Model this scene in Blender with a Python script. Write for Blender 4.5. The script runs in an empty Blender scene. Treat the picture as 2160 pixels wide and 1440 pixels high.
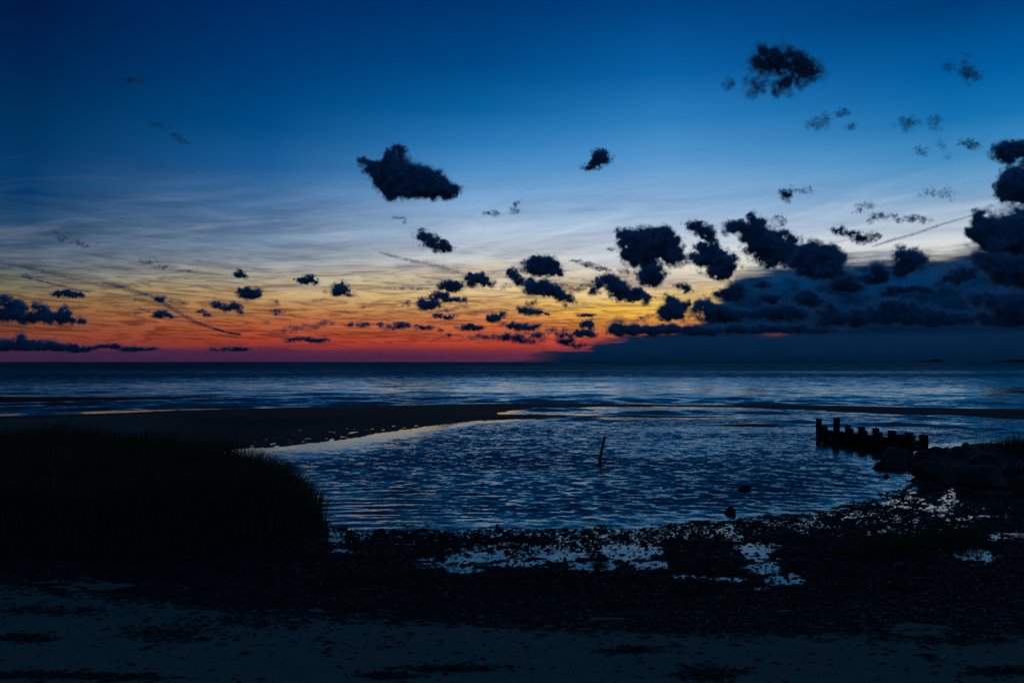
import bpy, math, random
import numpy as np
from mathutils import Vector

# ------------------------------------------------------------------ camera
SC = bpy.context.scene
COL = SC.collection
F = 1695.0            # focal length in photograph pixels (2160 wide)
CAMH = 2.4
PITCH = math.atan(43.0 / F)
cam_d = bpy.data.cameras.new("camera")
cam_d.sensor_width = 36.0
cam_d.lens = 36.0 * F / 2160.0
cam_d.clip_start = 0.1
cam_d.clip_end = 200000.0
cam = bpy.data.objects.new("camera", cam_d)
cam.location = (0, 0, CAMH)
cam.rotation_euler = (math.pi / 2 + PITCH, 0, 0)
COL.objects.link(cam)
SC.camera = cam

SC.view_settings.view_transform = 'Standard'
SC.view_settings.look = 'None'
SC.view_settings.exposure = 0.0
SC.view_settings.gamma = 1.0
SC.view_settings.use_curve_mapping = False
SC.render.engine = 'CYCLES'
SC.cycles.use_denoising = True
SC.cycles.max_bounces = 6
SC.cycles.diffuse_bounces = 3
SC.cycles.glossy_bounces = 3
SC.cycles.transmission_bounces = 2
SC.cycles.transparent_max_bounces = 48
SC.cycles.caustics_reflective = False
SC.cycles.caustics_refractive = False


def lin(c):
    out = []
    for v in c[:3]:
        v = v / 255.0
        out.append(v / 12.92 if v <= 0.04045 else ((v + 0.055) / 1.055) ** 2.4)
    return (out[0], out[1], out[2], 1.0)


class NT:
    """small helper around a node tree"""
    def __init__(self, tree):
        self.t = tree
        tree.nodes.clear()

    def n(self, typ, **kw):
        nd = self.t.nodes.new(typ)
        for k, v in kw.items():
            setattr(nd, k, v)
        return nd

    def put(self, sock, v):
        if isinstance(v, bpy.types.NodeSocket):
            self.t.links.new(v, sock)
        elif v is not None:
            sock.default_value = v

    def m(self, op, a, b=None, c=None, clamp=False):
        nd = self.n('ShaderNodeMath', operation=op, use_clamp=clamp)
        self.put(nd.inputs[0], a)
        if b is not None:
            self.put(nd.inputs[1], b)
        if c is not None:
            self.put(nd.inputs[2], c)
        return nd.outputs[0]

    def vm(self, op, a, b=None):
        nd = self.n('ShaderNodeVectorMath', operation=op)
        self.put(nd.inputs[0], a)
        if b is not None:
            self.put(nd.inputs['Scale' if op == 'SCALE' else 1], b)
        return nd.outputs[0]

    def xyz(self, x, y, z):
        nd = self.n('ShaderNodeCombineXYZ')
        for i, v in enumerate((x, y, z)):
            self.put(nd.inputs[i], v)
        return nd.outputs[0]

    def ss(self, v, lo, hi, a=0.0, b=1.0, kind='SMOOTHSTEP'):
        nd = self.n('ShaderNodeMapRange', interpolation_type=kind)
        for i, q in enumerate((v, lo, hi, a, b)):
            self.put(nd.inputs[i], q)
        return nd.outputs[0]

    def mix(self, f, a, b, mode='MIX'):
        nd = self.n('ShaderNodeMix', data_type='RGBA', blend_type=mode)
        self.put(nd.inputs[0], f)
        self.put(nd.inputs[6], a)
        self.put(nd.inputs[7], b)
        return nd.outputs[2]

    def noise(self, vec, scale, detail=3.0, rough=0.5, dist=0.0):
        nd = self.n('ShaderNodeTexNoise')
        self.put(nd.inputs['Vector'], vec)
        nd.inputs['Scale'].default_value = scale
        nd.inputs['Detail'].default_value = detail
        nd.inputs['Roughness'].default_value = rough
        nd.inputs['Distortion'].default_value = dist
        return nd

    def ramp(self, f, stops):
        nd = self.n('ShaderNodeValToRGB')
        cr = nd.color_ramp
        while len(cr.elements) < len(stops):
            cr.elements.new(0.5)
        stops = sorted(stops, key=lambda s: s[0])
        for e, (p, c) in zip(cr.elements, stops):
            e.position = 0.0
        for i, (p, c) in enumerate(stops):
            cr.elements[i].position = p
            cr.elements[i].color = c
        self.put(nd.inputs[0], f)
        return nd.outputs[0]


# ------------------------------------------------------------------ sky
SKY = {   # azimuth of a column of the sky -> (photograph row, colour)
    -31.0: [(0, (0, 26, 72)), (130, (0, 36, 84)), (260, (0, 50, 98)), (400, (8, 62, 110)), (470, (38, 78, 115)),
            (530, (72, 94, 120)), (570, (98, 110, 112)), (600, (128, 124, 96)), (630, (150, 122, 80)),
            (660, (156, 104, 66)), (700, (150, 80, 56)), (725, (132, 62, 54)), (733, (108, 50, 60)),
            (740, (68, 38, 70)), (763, (54, 36, 74))],
    -17.0: [(0, (0, 43, 104)), (150, (0, 58, 121)), (260, (0, 74, 138)), (350, (28, 94, 154)), (430, (72, 118, 164)),
            (500, (112, 143, 174)), (550, (148, 164, 174)), (590, (188, 180, 150)), (620, (204, 172, 118)),
            (650, (192, 138, 84)), (680, (188, 104, 64)), (710, (182, 76, 50)), (728, (156, 56, 52)),
            (740, (84, 40, 66)), (763, (62, 36, 74))],
    -2.7: [(0, (0, 52, 115)), (130, (0, 70, 138)), (230, (8, 95, 165)), (300, (42, 120, 185)), (360, (78, 144, 200)),
           (430, (128, 170, 211)), (500, (174, 195, 216)), (540, (202, 209, 210)), (580, (228, 214, 176)),
           (610, (238, 212, 152)), (640, (232, 184, 116)), (670, (212, 136, 78)), (700, (206, 98, 58)),
           (725, (190, 68, 50)), (740, (120, 46, 60)), (750, (88, 40, 70)), (763, (80, 40, 76))],
    10.7: [(0, (0, 64, 129)), (150, (8, 94, 165)), (250, (42, 124, 190)), (330, (84, 150, 206)), (420, (136, 176, 216)),
           (480, (178, 202, 226)), (530, (216, 222, 226)), (570, (228, 222, 202)), (610, (238, 208, 145)),
           (645, (250, 206, 90)), (675, (240, 164, 76)), (700, (222, 114, 64)), (720, (214, 78, 55)),
           (740, (150, 56, 64)), (763, (80, 44, 76))],
    28.5: [(0, (0, 58, 118)), (150, (0, 90, 160)), (250, (20, 112, 178)), (330, (66, 142, 196)), (400, (112, 162, 202)),
           (450, (162, 186, 211)), (500, (206, 216, 223)), (530, (223, 222, 214)), (560, (192, 182, 172)),
           (620, (150, 130, 120)), (700, (110, 70, 76)), (763, (60, 45, 76))],
}
for _a in SKY:   # the upper sky is a touch greener than the first estimate
    SKY[_a] = [(y, (c[0], c[1] * 1.01, c[2] * (0.955 if _a < 0 else 0.99)) if y <= 260 else c) for y, c in SKY[_a]]
world = bpy.data.worlds.new("World")
SC.world = world
world.use_nodes = True
w = NT(world.node_tree)
tc = w.n('ShaderNodeTexCoord').outputs['Generated']
sep = w.n('ShaderNodeSeparateXYZ')
w.put(sep.inputs[0], tc)
dx, dy, dz = sep.outputs
hl = w.m('SQRT', w.m('ADD', w.m('MULTIPLY', dx, dx), w.m('MULTIPLY', dy, dy)))
tane = w.m('DIVIDE', w.m('MAXIMUM', dz, 0.0), w.m('MAXIMUM', hl, 0.001))
az = w.m('MULTIPLY', w.m('ARCTAN2', dx, dy), 180.0 / math.pi)
el = w.m('MULTIPLY', w.m('ARCTAN2', dz, hl), 180.0 / math.pi)
tfac = w.m('MULTIPLY', tane, 2.0, clamp=True)
# high thin cirrus: streaks on a plane far above
inv = w.m('DIVIDE', 1.0, w.m('MAXIMUM', dz, 0.012))
pl = w.xyz(w.m('MULTIPLY', dx, inv), w.m('MULTIPLY', dy, inv), 0.0)
rot = w.n('ShaderNodeVectorRotate', rotation_type='Z_AXIS')
w.put(rot.inputs['Vector'], pl)
rot.inputs['Angle'].default_value = math.radians(24)
st = w.vm('MULTIPLY', rot.outputs[0], (0.16, 0.62, 1.0))
ci = w.noise(st, 1.1, 6.0, 0.62, 1.0).outputs[0]
st2 = w.xyz(w.m('MULTIPLY', az, 0.085), w.m('MULTIPLY', el, 0.80), 3.7)
ci2 = w.noise(st2, 1.0, 7.0, 0.66, 1.3).outputs[0]
ci3 = w.noise(w.xyz(w.m('MULTIPLY', az, 0.30), w.m('MULTIPLY', w.m('ADD', el, w.m('MULTIPLY', az, 0.03)), 2.6), 9.1), 1.0, 6.0, 0.65, 1.6).outputs[0]
ci_amt = w.m('MULTIPLY', w.ss(el, 0.6, 2.0, 0.25, 1.0), w.ss(el, 17.0, 6.0))
shift = w.m('ADD', w.m('MULTIPLY', w.m('SUBTRACT', ci2, 0.5), 0.05), 0.0)
tf2 = w.m('MAXIMUM', w.m('ADD', tfac, w.m('MULTIPLY', shift, ci_amt)), 0.0)
cols = []
for a in sorted(SKY):
    ca = math.cos(math.radians(a))
    cols.append((a, w.ramp(tf2, [(max(0.0, (763 - y) / F * ca * 2.0), lin(c)) for y, c in SKY[a]])))
col = cols[0][1]
for (a0, _), (a1, c1) in zip(cols, cols[1:]):
    col = w.mix(w.ss(az, a0, a1, kind='LINEAR'), col, c1)
anti = w.ramp(tfac, [(0.0, lin((44, 48, 80))), (0.15, lin((30, 62, 108))), (0.5, lin((10, 56, 98))), (1.0, lin((8, 50, 88)))])
away = w.m('ABSOLUTE', az)
col = w.mix(w.ss(away, 34.0, 100.0), col, anti)
# zenith
col = w.mix(w.ss(el, 24.0, 50.0), col, lin((8, 48, 84)))
# cirrus shading
k1 = w.ss(ci, 0.36, 0.66, 0.0, 1.0)
k2 = w.ss(ci2, 0.40, 0.66, 0.0, 1.0)
k3 = w.m('MULTIPLY', w.ss(ci3, 0.43, 0.64), w.ss(el, 9.0, 4.5))
dark = w.m('ADD', w.m('MULTIPLY', k1, 0.34), w.m('MULTIPLY', k2, 0.36))
dark = w.m('MULTIPLY', ci_amt, w.m('ADD', dark, w.m('MULTIPLY', k3, 0.75)), clamp=True)
dark = w.m('MULTIPLY', dark, w.ss(az, 6.0, 18.0, 1.0, 0.45))
col = w.mix(dark, col, w.mix(1.0, col, (0.40, 0.35, 0.44, 1), 'MULTIPLY'))
# bright feathery cirrus slanting up to the right
ci4 = w.noise(w.xyz(w.m('MULTIPLY', az, 0.075), w.m('MULTIPLY', w.m('SUBTRACT', el, w.m('MULTIPLY', az, 0.17)), 0.75), 21.0), 1.0, 8.0, 0.62, 1.1).outputs[0]
lt = w.m('MULTIPLY', w.ss(ci4, 0.47, 0.72), w.m('MULTIPLY', w.ss(el, 3.5, 6.0), w.ss(el, 13.0, 7.0)))
col = w.mix(w.m('MULTIPLY', lt, w.ss(az, -32.0, 8.0, 0.12, 0.55)), col, lin((205, 216, 228)))
dk4 = w.m('MULTIPLY', w.ss(ci4, 0.46, 0.28), w.m('MULTIPLY', w.ss(el, 3.0, 6.0), w.ss(el, 13.0, 7.0)))
col = w.mix(w.m('MULTIPLY', dk4, 0.50), col, w.mix(1.0, col, (0.42, 0.45, 0.55, 1), 'MULTIPLY'))
# glow where the sun went down
ga = w.m('DIVIDE', w.m('SUBTRACT', az, 6.6), 3.0)
ge = w.m('DIVIDE', w.m('SUBTRACT', el, 3.3), 0.95)
g = w.m('POWER', 2.718, w.m('MULTIPLY', w.m('ADD', w.m('MULTIPLY', ga, ga), w.m('MULTIPLY', ge, ge)), -1.0))
g = w.m('MULTIPLY', g, w.ss(w.m('ADD', w.m('MULTIPLY', ci, 0.5), w.m('MULTIPLY', ci2, 0.5)), 0.62, 0.40))
gl = w.mix(1.0, col, w.mix(g, (0, 0, 0, 1), (0.32, 0.20, 0.0, 1)), 'ADD')
col = gl
# far bank of overcast on the right
fc = w.n('ShaderNodeFloatCurve')
prof = [(0.0, 0.12), (2.2, 0.55), (4.3, 1.0), (6.0, 1.35), (7.9, 1.75), (10.7, 2.05), (13.0, 2.4), (14.0, 3.5), (15.0, 5.2), (16.0, 6.2), (18.0, 6.8), (20.1, 6.9),
        (24.4, 7.0), (28.5, 6.9), (32.5, 7.5), (45.0, 7.0), (70.0, 5.0), (95.0, 0.0)]
cv = fc.mapping.curves[0]
pts = [(a / 100.0, e / 10.0) for a, e in prof]
cv.points[0].location = pts[0]
cv.points[1].location = pts[-1]
for p in pts[1:-1]:
    cv.points.new(*p)
for p in cv.points:
    p.handle_type = 'VECTOR'
fc.mapping.update()
w.put(fc.inputs['Value'], w.m('MULTIPLY', w.m('MAXIMUM', az, 0.0), 0.01))
top = w.m('MULTIPLY', fc.outputs[0], 10.0)
bv = w.xyz(w.m('MULTIPLY', az, 0.26), w.m('MULTIPLY', el, 2.2), 1.3)
bn = w.noise(bv, 1.0, 6.0, 0.58, 0.3).outputs[0]
bn2 = w.noise(w.xyz(w.m('MULTIPLY', az, 0.42), w.m('MULTIPLY', el, 0.80), 7.3), 1.0, 8.0, 0.62, 0.15).outputs[0]
edge = w.m('SUBTRACT', w.m('ADD', top, w.m('MULTIPLY', w.m('SUBTRACT', bn, 0.5), w.ss(top, 0.8, 5.0, 2.8, 2.4))), el)
bank = w.m('MULTIPLY', w.ss(edge, w.ss(top, 1.0, 5.0, -0.25, -0.6), w.ss(top, 1.5, 5.5, 0.22, 0.9)), w.ss(az, -1.5, 4.0))
bcol = w.ramp(w.m('MULTIPLY', el, 0.1), [(0.0, lin((1, 27, 52))), (0.06, lin((4, 32, 60))), (0.16, lin((7, 38, 68))), (0.20, lin((3, 30, 58))),
                                         (0.36, lin((0, 38, 74))), (0.52, lin((2, 48, 90))), (0.68, lin((26, 62, 98)))])
bcol = w.mix(w.m('MULTIPLY', w.ss(bn2, 0.40, 0.62), w.ss(el, 1.6, 2.4, 0.12, 0.95)), bcol, lin((0, 20, 46)))
sa_ = w.m('DIVIDE', w.m('SUBTRACT', az, 18.1), 0.75)
se_ = w.m('DIVIDE', w.m('SUBTRACT', el, 1.86), 0.13)
slit = w.m('POWER', 2.718, w.m('MULTIPLY', w.m('ADD', w.m('MULTIPLY', sa_, sa_), w.m('MULTIPLY', se_, se_)), -1.0))
bank = w.m('MULTIPLY', bank, w.m('SUBTRACT', 1.0, w.m('MULTIPLY', slit, 0.24)))
col = w.mix(bank, col, bcol)
# under the horizon: dim sea haze colour
col = w.mix(w.ss(dz, 0.0, -0.02), col, lin((0, 12, 26)))
bg = w.n('ShaderNodeBackground')
w.put(bg.inputs[0], col)
bg.inputs[1].default_value = 1.0
wo = w.n('ShaderNodeOutputWorld')
w.t.links.new(bg.outputs[0], wo.inputs[0])

# ------------------------------------------------------------------ helpers
CP, SP = math.cos(PITCH), math.sin(PITCH)
CAMP = np.array([0.0, 0.0, CAMH])
RIGHT = np.array([1.0, 0.0, 0.0])
UP = np.array([0.0, -SP, CP])
FWD = np.array([0.0, CP, SP])


def ray(x, y):
    return FWD + RIGHT * ((x - 1080.0) / F) - UP * ((y - 720.0) / F)


def ground(x, y, z=0.0):
    r = ray(x, y)
    k = (z - CAMH) / r[2]
    return CAMP + r * k


def tag(o, label=None, cat=None, group=None, kind=None):
    if label:
        o['label'] = label
    if cat:
        o['category'] = cat
    if group:
        o['group'] = group
    if kind:
        o['kind'] = kind
    return o


def mesh_obj(name, V, faces, mat=None, parent=None, smooth=False, attrs=None):
    """faces: (n,k) int array, or list of such arrays"""
    me = bpy.data.meshes.new(name)
    V = np.asarray(V, dtype=np.float32)
    fl = faces if isinstance(faces, list) else [faces]
    fl = [np.asarray(f, dtype=np.int32) for f in fl if len(f)]
    me.vertices.add(len(V))
    me.vertices.foreach_set('co', V.ravel())
    tot = np.concatenate([np.full(len(f), f.shape[1], np.int32) for f in fl])
    idx = np.concatenate([f.ravel() for f in fl])
    me.loops.add(len(idx))
    me.loops.foreach_set('vertex_index', idx)
    me.polygons.add(len(tot))
    me.polygons.foreach_set('loop_start', np.concatenate([[0], np.cumsum(tot)[:-1]]).astype(np.int32))
    me.polygons.foreach_set('loop_total', tot)
    me.polygons.foreach_set('use_smooth', np.full(len(tot), smooth, dtype=bool))
    me.update(calc_edges=True)
    for k, v in (attrs or {}).items():
        at = me.attributes.new(k, 'FLOAT', 'POINT')
        at.data.foreach_set('value', np.asarray(v, dtype=np.float32))
    if mat:
        me.materials.append(mat)
    o = bpy.data.objects.new(name, me)
    COL.objects.link(o)
    if parent:
        o.parent = parent
    return o


def _hash(ix, iy, iz, seed):
    h = (ix.astype(np.uint32) * np.uint32(374761393) + iy.astype(np.uint32) * np.uint32(668265263)
         + iz.astype(np.uint32) * np.uint32(2246822519) + np.uint32((seed * 3266489917) & 0xffffffff))
    h = (h ^ (h >> np.uint32(13))) * np.uint32(1274126177)
    h = (h ^ (h >> np.uint32(16))) * np.uint32(2654435761)
    return ((h ^ (h >> np.uint32(15))) & np.uint32(0xffffff)).astype(np.float64) / float(0xffffff)


def vnoise(P, seed=0):
    i = np.floor(P).astype(np.int64)
    f = P - i
    f = f * f * (3 - 2 * f)
    r = 0
    for a in (0, 1):
        wx = f[:, 0] if a else 1 - f[:, 0]
        for b in (0, 1):
            wy = f[:, 1] if b else 1 - f[:, 1]
            for c in (0, 1):
                wz = f[:, 2] if c else 1 - f[:, 2]
                r = r + wx * wy * wz * _hash(i[:, 0] + a, i[:, 1] + b, i[:, 2] + c, seed)
    return r


def fbm(P, octaves=4, seed=0, gain=0.5):
    P = np.asarray(P, float)
    s, a, t = 0.0, 1.0, 0.0
    for k in range(octaves):
        s = s + a * vnoise(P, seed + 17 * k)
        t += a
        a *= gain
        P = P * 2.03 + 11.7
    return s / t


def sstep(v, lo, hi):
    q = np.clip((v - lo) / (hi - lo), 0, 1)
    return q * q * (3 - 2 * q)


def sdist(poly, X, Y):
    """signed distance to a polygon, positive inside"""
    poly = np.asarray(poly, float)
    d = np.full(X.shape, 1e18)
    inside = np.zeros(X.shape, bool)
    n = len(poly)
    for i in range(n):
        ax, ay = poly[i]
        bx, by = poly[(i + 1) % n]
        ex, ey = bx - ax, by - ay
        wx, wy = X - ax, Y - ay
        t = np.clip((wx * ex + wy * ey) / max(ex * ex + ey * ey, 1e-9), 0, 1)
        d = np.minimum(d, (wx - ex * t) ** 2 + (wy - ey * t) ** 2)
        c = ((ay > Y) != (by > Y))
        with np.errstate(divide='ignore', invalid='ignore'):
            xi = ax + (Y - ay) * ex / (ey if ey != 0 else 1e-12)
        inside ^= (c & (X < xi))
    d = np.sqrt(d)
    return np.where(inside, d, -d)


def gpoly(px):
    return [tuple(ground(x, y)[:2]) for x, y in px]


def principled(name, base, rough=0.8, spec=0.3):
    m = bpy.data.materials.new(name)
    m.use_nodes = True
    t = NT(m.node_tree)
    b = t.n('ShaderNodeBsdfPrincipled')
    o = t.n('ShaderNodeOutputMaterial')
    t.t.links.new(b.outputs[0], o.inputs[0])
    t.put(b.inputs['Base Color'], base)
    t.put(b.inputs['Roughness'], rough)
    t.put(b.inputs['Specular IOR Level'], spec)
    return m, t, b


# ------------------------------------------------------------------ terrain
MAIN = gpoly([(-900, 975), (0, 960), (300, 965), (440, 975), (520, 990), (590, 1015), (640, 1045), (668, 1080), (684, 1112),
              (800, 1117), (950, 1118), (1100, 1116), (1250, 1112), (1400, 1106), (1520, 1099), (1650, 1089), (1750, 1074),
              (1850, 1046), (1935, 1016), (1938, 1002), (1900, 990), (1870, 978), (1885, 962), (1935, 950), (1990, 943),
              (2050, 940), (2160, 934), (2600, 905)]) + [(60, 30), (60, -40), (-60, -40), (-60, 22)]
BARB = gpoly([(-900, 905), (-300, 888), (0, 877), (200, 872), (400, 864), (600, 858.5), (750, 855.5), (900, 852.5), (1050, 850.3), (1180, 850),
              (1300, 851.3), (1440, 853.0), (1600, 853.4), (1800, 855), (1980, 859), (2160, 862.5), (2700, 874), (2700, 899), (2160, 883),
              (1950, 876), (1800, 869.5), (1680, 864), (1560, 859.5), (1400, 857.5), (1250, 858.5), (1150, 862), (1080, 866), (1040, 871.5),
              (1060, 874), (1130, 874), (1200, 875), (1330, 875.5), (1440, 877), (1545, 880), (1440, 881), (1330, 880.5), (1200, 882),
              (1080, 884.5), (1000, 889), (900, 899), (800, 914), (700, 929), (600, 941), (500, 947), (440, 962), (200, 985),
              (-900, 1010)])
BARA = gpoly([(-700, 838), (-300, 836.5), (0, 835.5), (200, 836), (400, 837), (560, 838.6), (430, 841.5), (250, 845), (120, 847), (0, 849.5),
              (-300, 853), (-700, 858)])
POOLS = [  # photograph ellipses of standing water on the mud (x, y, rx, ry)
    (900, 1187, 75, 13), (1000, 1176, 75, 14), (985, 1202, 55, 10), (1100, 1190, 70, 10), (1185, 1172, 65, 16), (1250, 1195, 75, 12),
    (1330, 1165, 75, 22), (1370, 1190, 50, 14), (1160, 1228, 40, 5), (1270, 1232, 60, 5), (1460, 1216, 55, 9), (1530, 1222, 60, 8),
    (1590, 1165, 40, 18), (1610, 1195, 46, 20), (1650, 1222, 48, 16), (1600, 1240, 40, 5), (1620, 1249, 40, 4), (345, 1233, 66, 8), (520, 1215, 40, 4), (440, 1252, 30, 4), (470, 1204, 26, 4),
    (610, 1186, 40, 7), (640, 1200, 26, 5), (722, 1162, 26, 5), (705, 1138, 22, 4), (2056, 1171, 52, 13), (2130, 1131, 50, 9),
    (1890, 1209, 20, 4), (1925, 1221, 24, 4), (1790, 1220, 14, 3), (1780, 1262, 14, 4), (1905, 1258, 30, 4), (720, 1232, 25, 4), (920, 1235, 40, 4),
    (1340, 1110, 60, 6), (2035, 1043, 22, 3), (2095, 1088, 40, 4), (690, 1252, 20, 3), (1455, 1265, 30, 4)]


def pxcoords(X, Y, Z=0.0):
    P = np.stack([X, Y, np.zeros_like(X) + Z - CAMH], -1)
    zf = np.maximum(P @ FWD, 1e-3)
    return 1080 + F * (P @ RIGHT) / zf, 720 - F * (P @ UP) / zf


def terrain(X, Y):
    """height, sand mask, main-land distance"""
    N = np.stack([X, Y, np.zeros_like(X)], -1)
    big = fbm(N * 0.55, 3, 3) - 0.5
    med = fbm(N * 2.2, 3, 5) - 0.5
    fine = fbm(N * np.array([7.0, 9.0, 1.0]), 3, 9) - 0.5
    fine2 = fbm(N * np.array([17.0, 24.0, 1.0]), 2, 13) - 0.5
    px, py = pxcoords(X, Y)
    front = Y > 0.5
    px = np.where(front, px, 1080)
    py = np.where(front, py, 3000)
    s = sdist(MAIN, X, Y) + 0.25 * med
    # tide flat, then the drier beach
    h = np.where(s > 0, 0.010 * np.minimum(s, 3.2) + 0.045 * np.maximum(s - 3.2, 0) ** 1.0, 0.07 * s)
    h = np.minimum(h, 0.42)
    # wet flat towards the boulders stays level
    flat = sstep(px, 1650, 1850) * sstep(py, 1215, 1150) * (s > 0)
    h = h * (1 - flat) + 0.011 * flat
    bump = sstep(s, -0.9, 0.1) * sstep(py, 1330, 1240)
    h = h + bump * (0.055 * fine + 0.040 * med + 0.012 * big) + sstep(py, 1235, 1330) * (0.012 * fine + 0.03 * med * 0.5 + 0.03 * big)
    h = h + 0.012 * bump * sstep(s, 0.8, 2.4) - 0.009 * bump * sstep(s, 0.0, 0.3) * sstep(s, 2.2, 1.0) - 0.002 * bump * flat + bump * (0.030 + 0.030 * flat) * fine2
    pm = np.zeros_like(X)
    for (cx, cy, rx, ry) in POOLS:
        q = ((px - cx) / (rx * 1.3)) ** 2 + ((py - cy) / (ry * 1.35)) ** 2
        pm = np.maximum(pm, np.exp(-0.8 * q ** 1.3))
    pm = pm * (s > 0)
    h = h * (1 - 0.93 * pm) - pm * 0.013 + pm * (0.030 * fine + 0.012 * med + 0.022 * fine2)
    # low bank under the marsh grass and the mound behind the boulders
    gl = sstep(px, 720, 560) * sstep(py, 1200, 1120) * (s > 0)
    h = h + 0.16 * gl * sstep(s, 0.0, 1.2)
    mound = sstep(px, 1890, 2010) * sstep(py, 1035, 1000) * sstep(s, 0.0, 1.1)
    h = h + mound * (0.17 + 0.20 * big)
    # bars
    sb = sdist(BARB, X, Y) + 0.5 * big
    hb = np.where(sb > 0, np.minimum(0.022 * sb, 0.13) + 0.02 * big + 0.012 * med, 0.045 * sb)
    wetb = sstep(px, 330, 470) * sstep(px, 1150, 1000) * sstep(py, 888, 900)
    hb = np.where(sb > 0, hb * (1 - 0.9 * wetb) + wetb * (0.012 + 0.075 * fine), hb)
    h = np.maximum(h, hb)
    sa = sdist(BARA, X, Y) + 0.3 * big
    ha = np.where(sa > 0, np.minimum(0.03 * sa, 0.10), 0.03 * sa)
    h = np.maximum(h, ha)
    h = np.maximum(h, -0.45)
    edge_x = np.array([-600, 0, 240, 500, 700, 1000, 1400, 1700, 2160, 2800])
    edge_y = np.array([1215, 1226, 1240, 1283, 1308, 1320, 1332, 1346, 1352, 1356])
    ey = np.interp(px, edge_x, edge_y)
    nn = fbm(N * np.array([5.0, 9.0, 1.0]), 4, 21) - 0.5
    sand = sstep(py + 90 * nn, ey - 14, ey + 16)
    sand = np.maximum(sand, 0.55 * sstep(px, 1980, 2100) * sstep(py + 60 * nn, 1255, 1275) * sstep(py + 60 * nn, 1310, 1290))
    sand = np.maximum(sand, 0.30 * sstep(px, 420, 200) * sstep(py + 60 * nn, 1180, 1200))
    sand = sand * (1 - mound)
    dry = sstep(sb, 0.6, 3.5) * sstep(px, 700, 200)
    sand = np.maximum(sand, 0.5 * dry)
    return h, sand, s


def polar_grid(rows, colsd):
    R, A = np.meshgrid(np.asarray(rows), np.radians(np.asarray(colsd)), indexing='ij')
    return R * np.sin(A), R * np.cos(A)


def grid_faces(nr, nc, wrap=False):
    i = np.arange(nr - 1)[:, None] * nc
    j = np.arange(nc - (0 if wrap else 1))[None, :]
    a = i + j
    b = i + (j + 1) % nc
    return np.stack([a, b, b + nc, a + nc], -1).reshape(-1, 4)


def row_radius(y):
    return CAMH * F / (np.asarray(y, float) - 763.0)


AZ = np.degrees(np.arctan((np.arange(-160, 2321, 3.2) - 1080) / F))
AZ_ALL = np.concatenate([np.linspace(-178, AZ[0] - 1, 60), AZ, np.linspace(AZ[-1] + 1, 178, 60)])
rows_t = np.concatenate([[0.6, 1.5, 2.5, 3.5, 4.3], row_radius(np.arange(1560, 1060, -1.7)), row_radius(np.arange(1060, 838, -1.9)),
                         [57, 60, 66, 75]])
X, Y = polar_grid(rows_t, AZ_ALL)
Xf, Yf = X.ravel(), Y.ravel()
H, SAND, SMAIN = terrain(Xf, Yf)

m, t, b = principled("beach_ground", (0.05, 0.05, 0.05, 1), 0.75, 0.25)
geo = t.n('ShaderNodeNewGeometry').outputs['Position']
at = t.n('ShaderNodeAttribute', attribute_name='sand').outputs['Fac']
n1 = t.noise(geo, 9.0, 6.0, 0.65).outputs[0]
n2 = t.noise(geo, 120.0, 3.0, 0.6).outputs[0]
n3 = t.noise(t.vm('MULTIPLY', geo, (1.2, 4.0, 1.0)), 1.6, 5.0, 0.6).outputs[0]
mud = t.mix(n1, (0.012, 0.011, 0.010, 1), (0.040, 0.034, 0.028, 1))
sandc = t.mix(n3, (0.25, 0.20, 0.15, 1), (0.35, 0.285, 0.215, 1))
sandc = t.mix(t.ss(n2, 0.3, 0.75), sandc, (0.20, 0.15, 0.10, 1))
sf = t.ss(t.m('ADD', at, t.m('MULTIPLY', t.m('SUBTRACT', n1, 0.5), 0.55)), 0.25, 0.75)
t.put(b.inputs['Base Color'], t.mix(sf, mud, sandc))
t.put(b.inputs['Roughness'], t.ss(sf, 0.0, 1.0, 0.75, 0.97))
t.put(b.inputs['Specular IOR Level'], t.ss(sf, 0.0, 1.0, 0.05, 0.02))
bp = t.n('ShaderNodeBump')
bp.inputs['Strength'].default_value = 0.8
bp.inputs['Distance'].default_value = 0.012
t.put(bp.inputs['Height'], t.m('ADD', n1, t.m('MULTIPLY', n2, 0.3)))
t.t.links.new(bp.outputs[0], b.inputs['Normal'])
M_GROUND = m
V = np.stack([Xf, Yf, H], -1)
beach = mesh_obj("beach", V, grid_faces(len(rows_t), len(AZ_ALL), wrap=True), M_GROUND, smooth=True, attrs={'sand': SAND})
tag(beach, "dark wet mud flat and sandy beach with low sandbars", kind='structure')


# ------------------------------------------------------------------ water
def water_mat(name, amp, scale, stretch, bias, base=(0.001, 0.004, 0.009, 1), rough=0.03):
    m, t, b = principled(name, base, rough, 0.5)
    b.inputs['IOR'].default_value = 1.333
    g = t.n('ShaderNodeNewGeometry')
    at = t.n('ShaderNodeAttribute', attribute_name='ripple').outputs['Fac']
    v = t.vm('MULTIPLY', g.outputs['Position'], stretch)
    nz = t.noise(v, scale, 4.0, 0.6, 0.4).outputs['Color']
    nz2 = t.noise(t.vm('ADD', v, (31.7, 12.1, 5.0)), scale * 0.23, 3.0, 0.55).outputs['Color']
    s = t.vm('ADD', t.vm('SUBTRACT', nz, (0.5, 0.5, 0.5)), t.vm('SCALE', t.vm('SUBTRACT', nz2, (0.5, 0.5, 0.5)), 0.8))
    s = t.vm('MULTIPLY', s, (amp * 0.7, amp, 0.0))
    s = t.vm('ADD', s, (0.0, -bias, 0.0))
    s = t.vm('SCALE', s, at)
    nn = t.vm('NORMALIZE', t.vm('ADD', g.outputs['Normal'], s))
    t.t.links.new(nn, b.inputs['Normal'])
    return m


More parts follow.
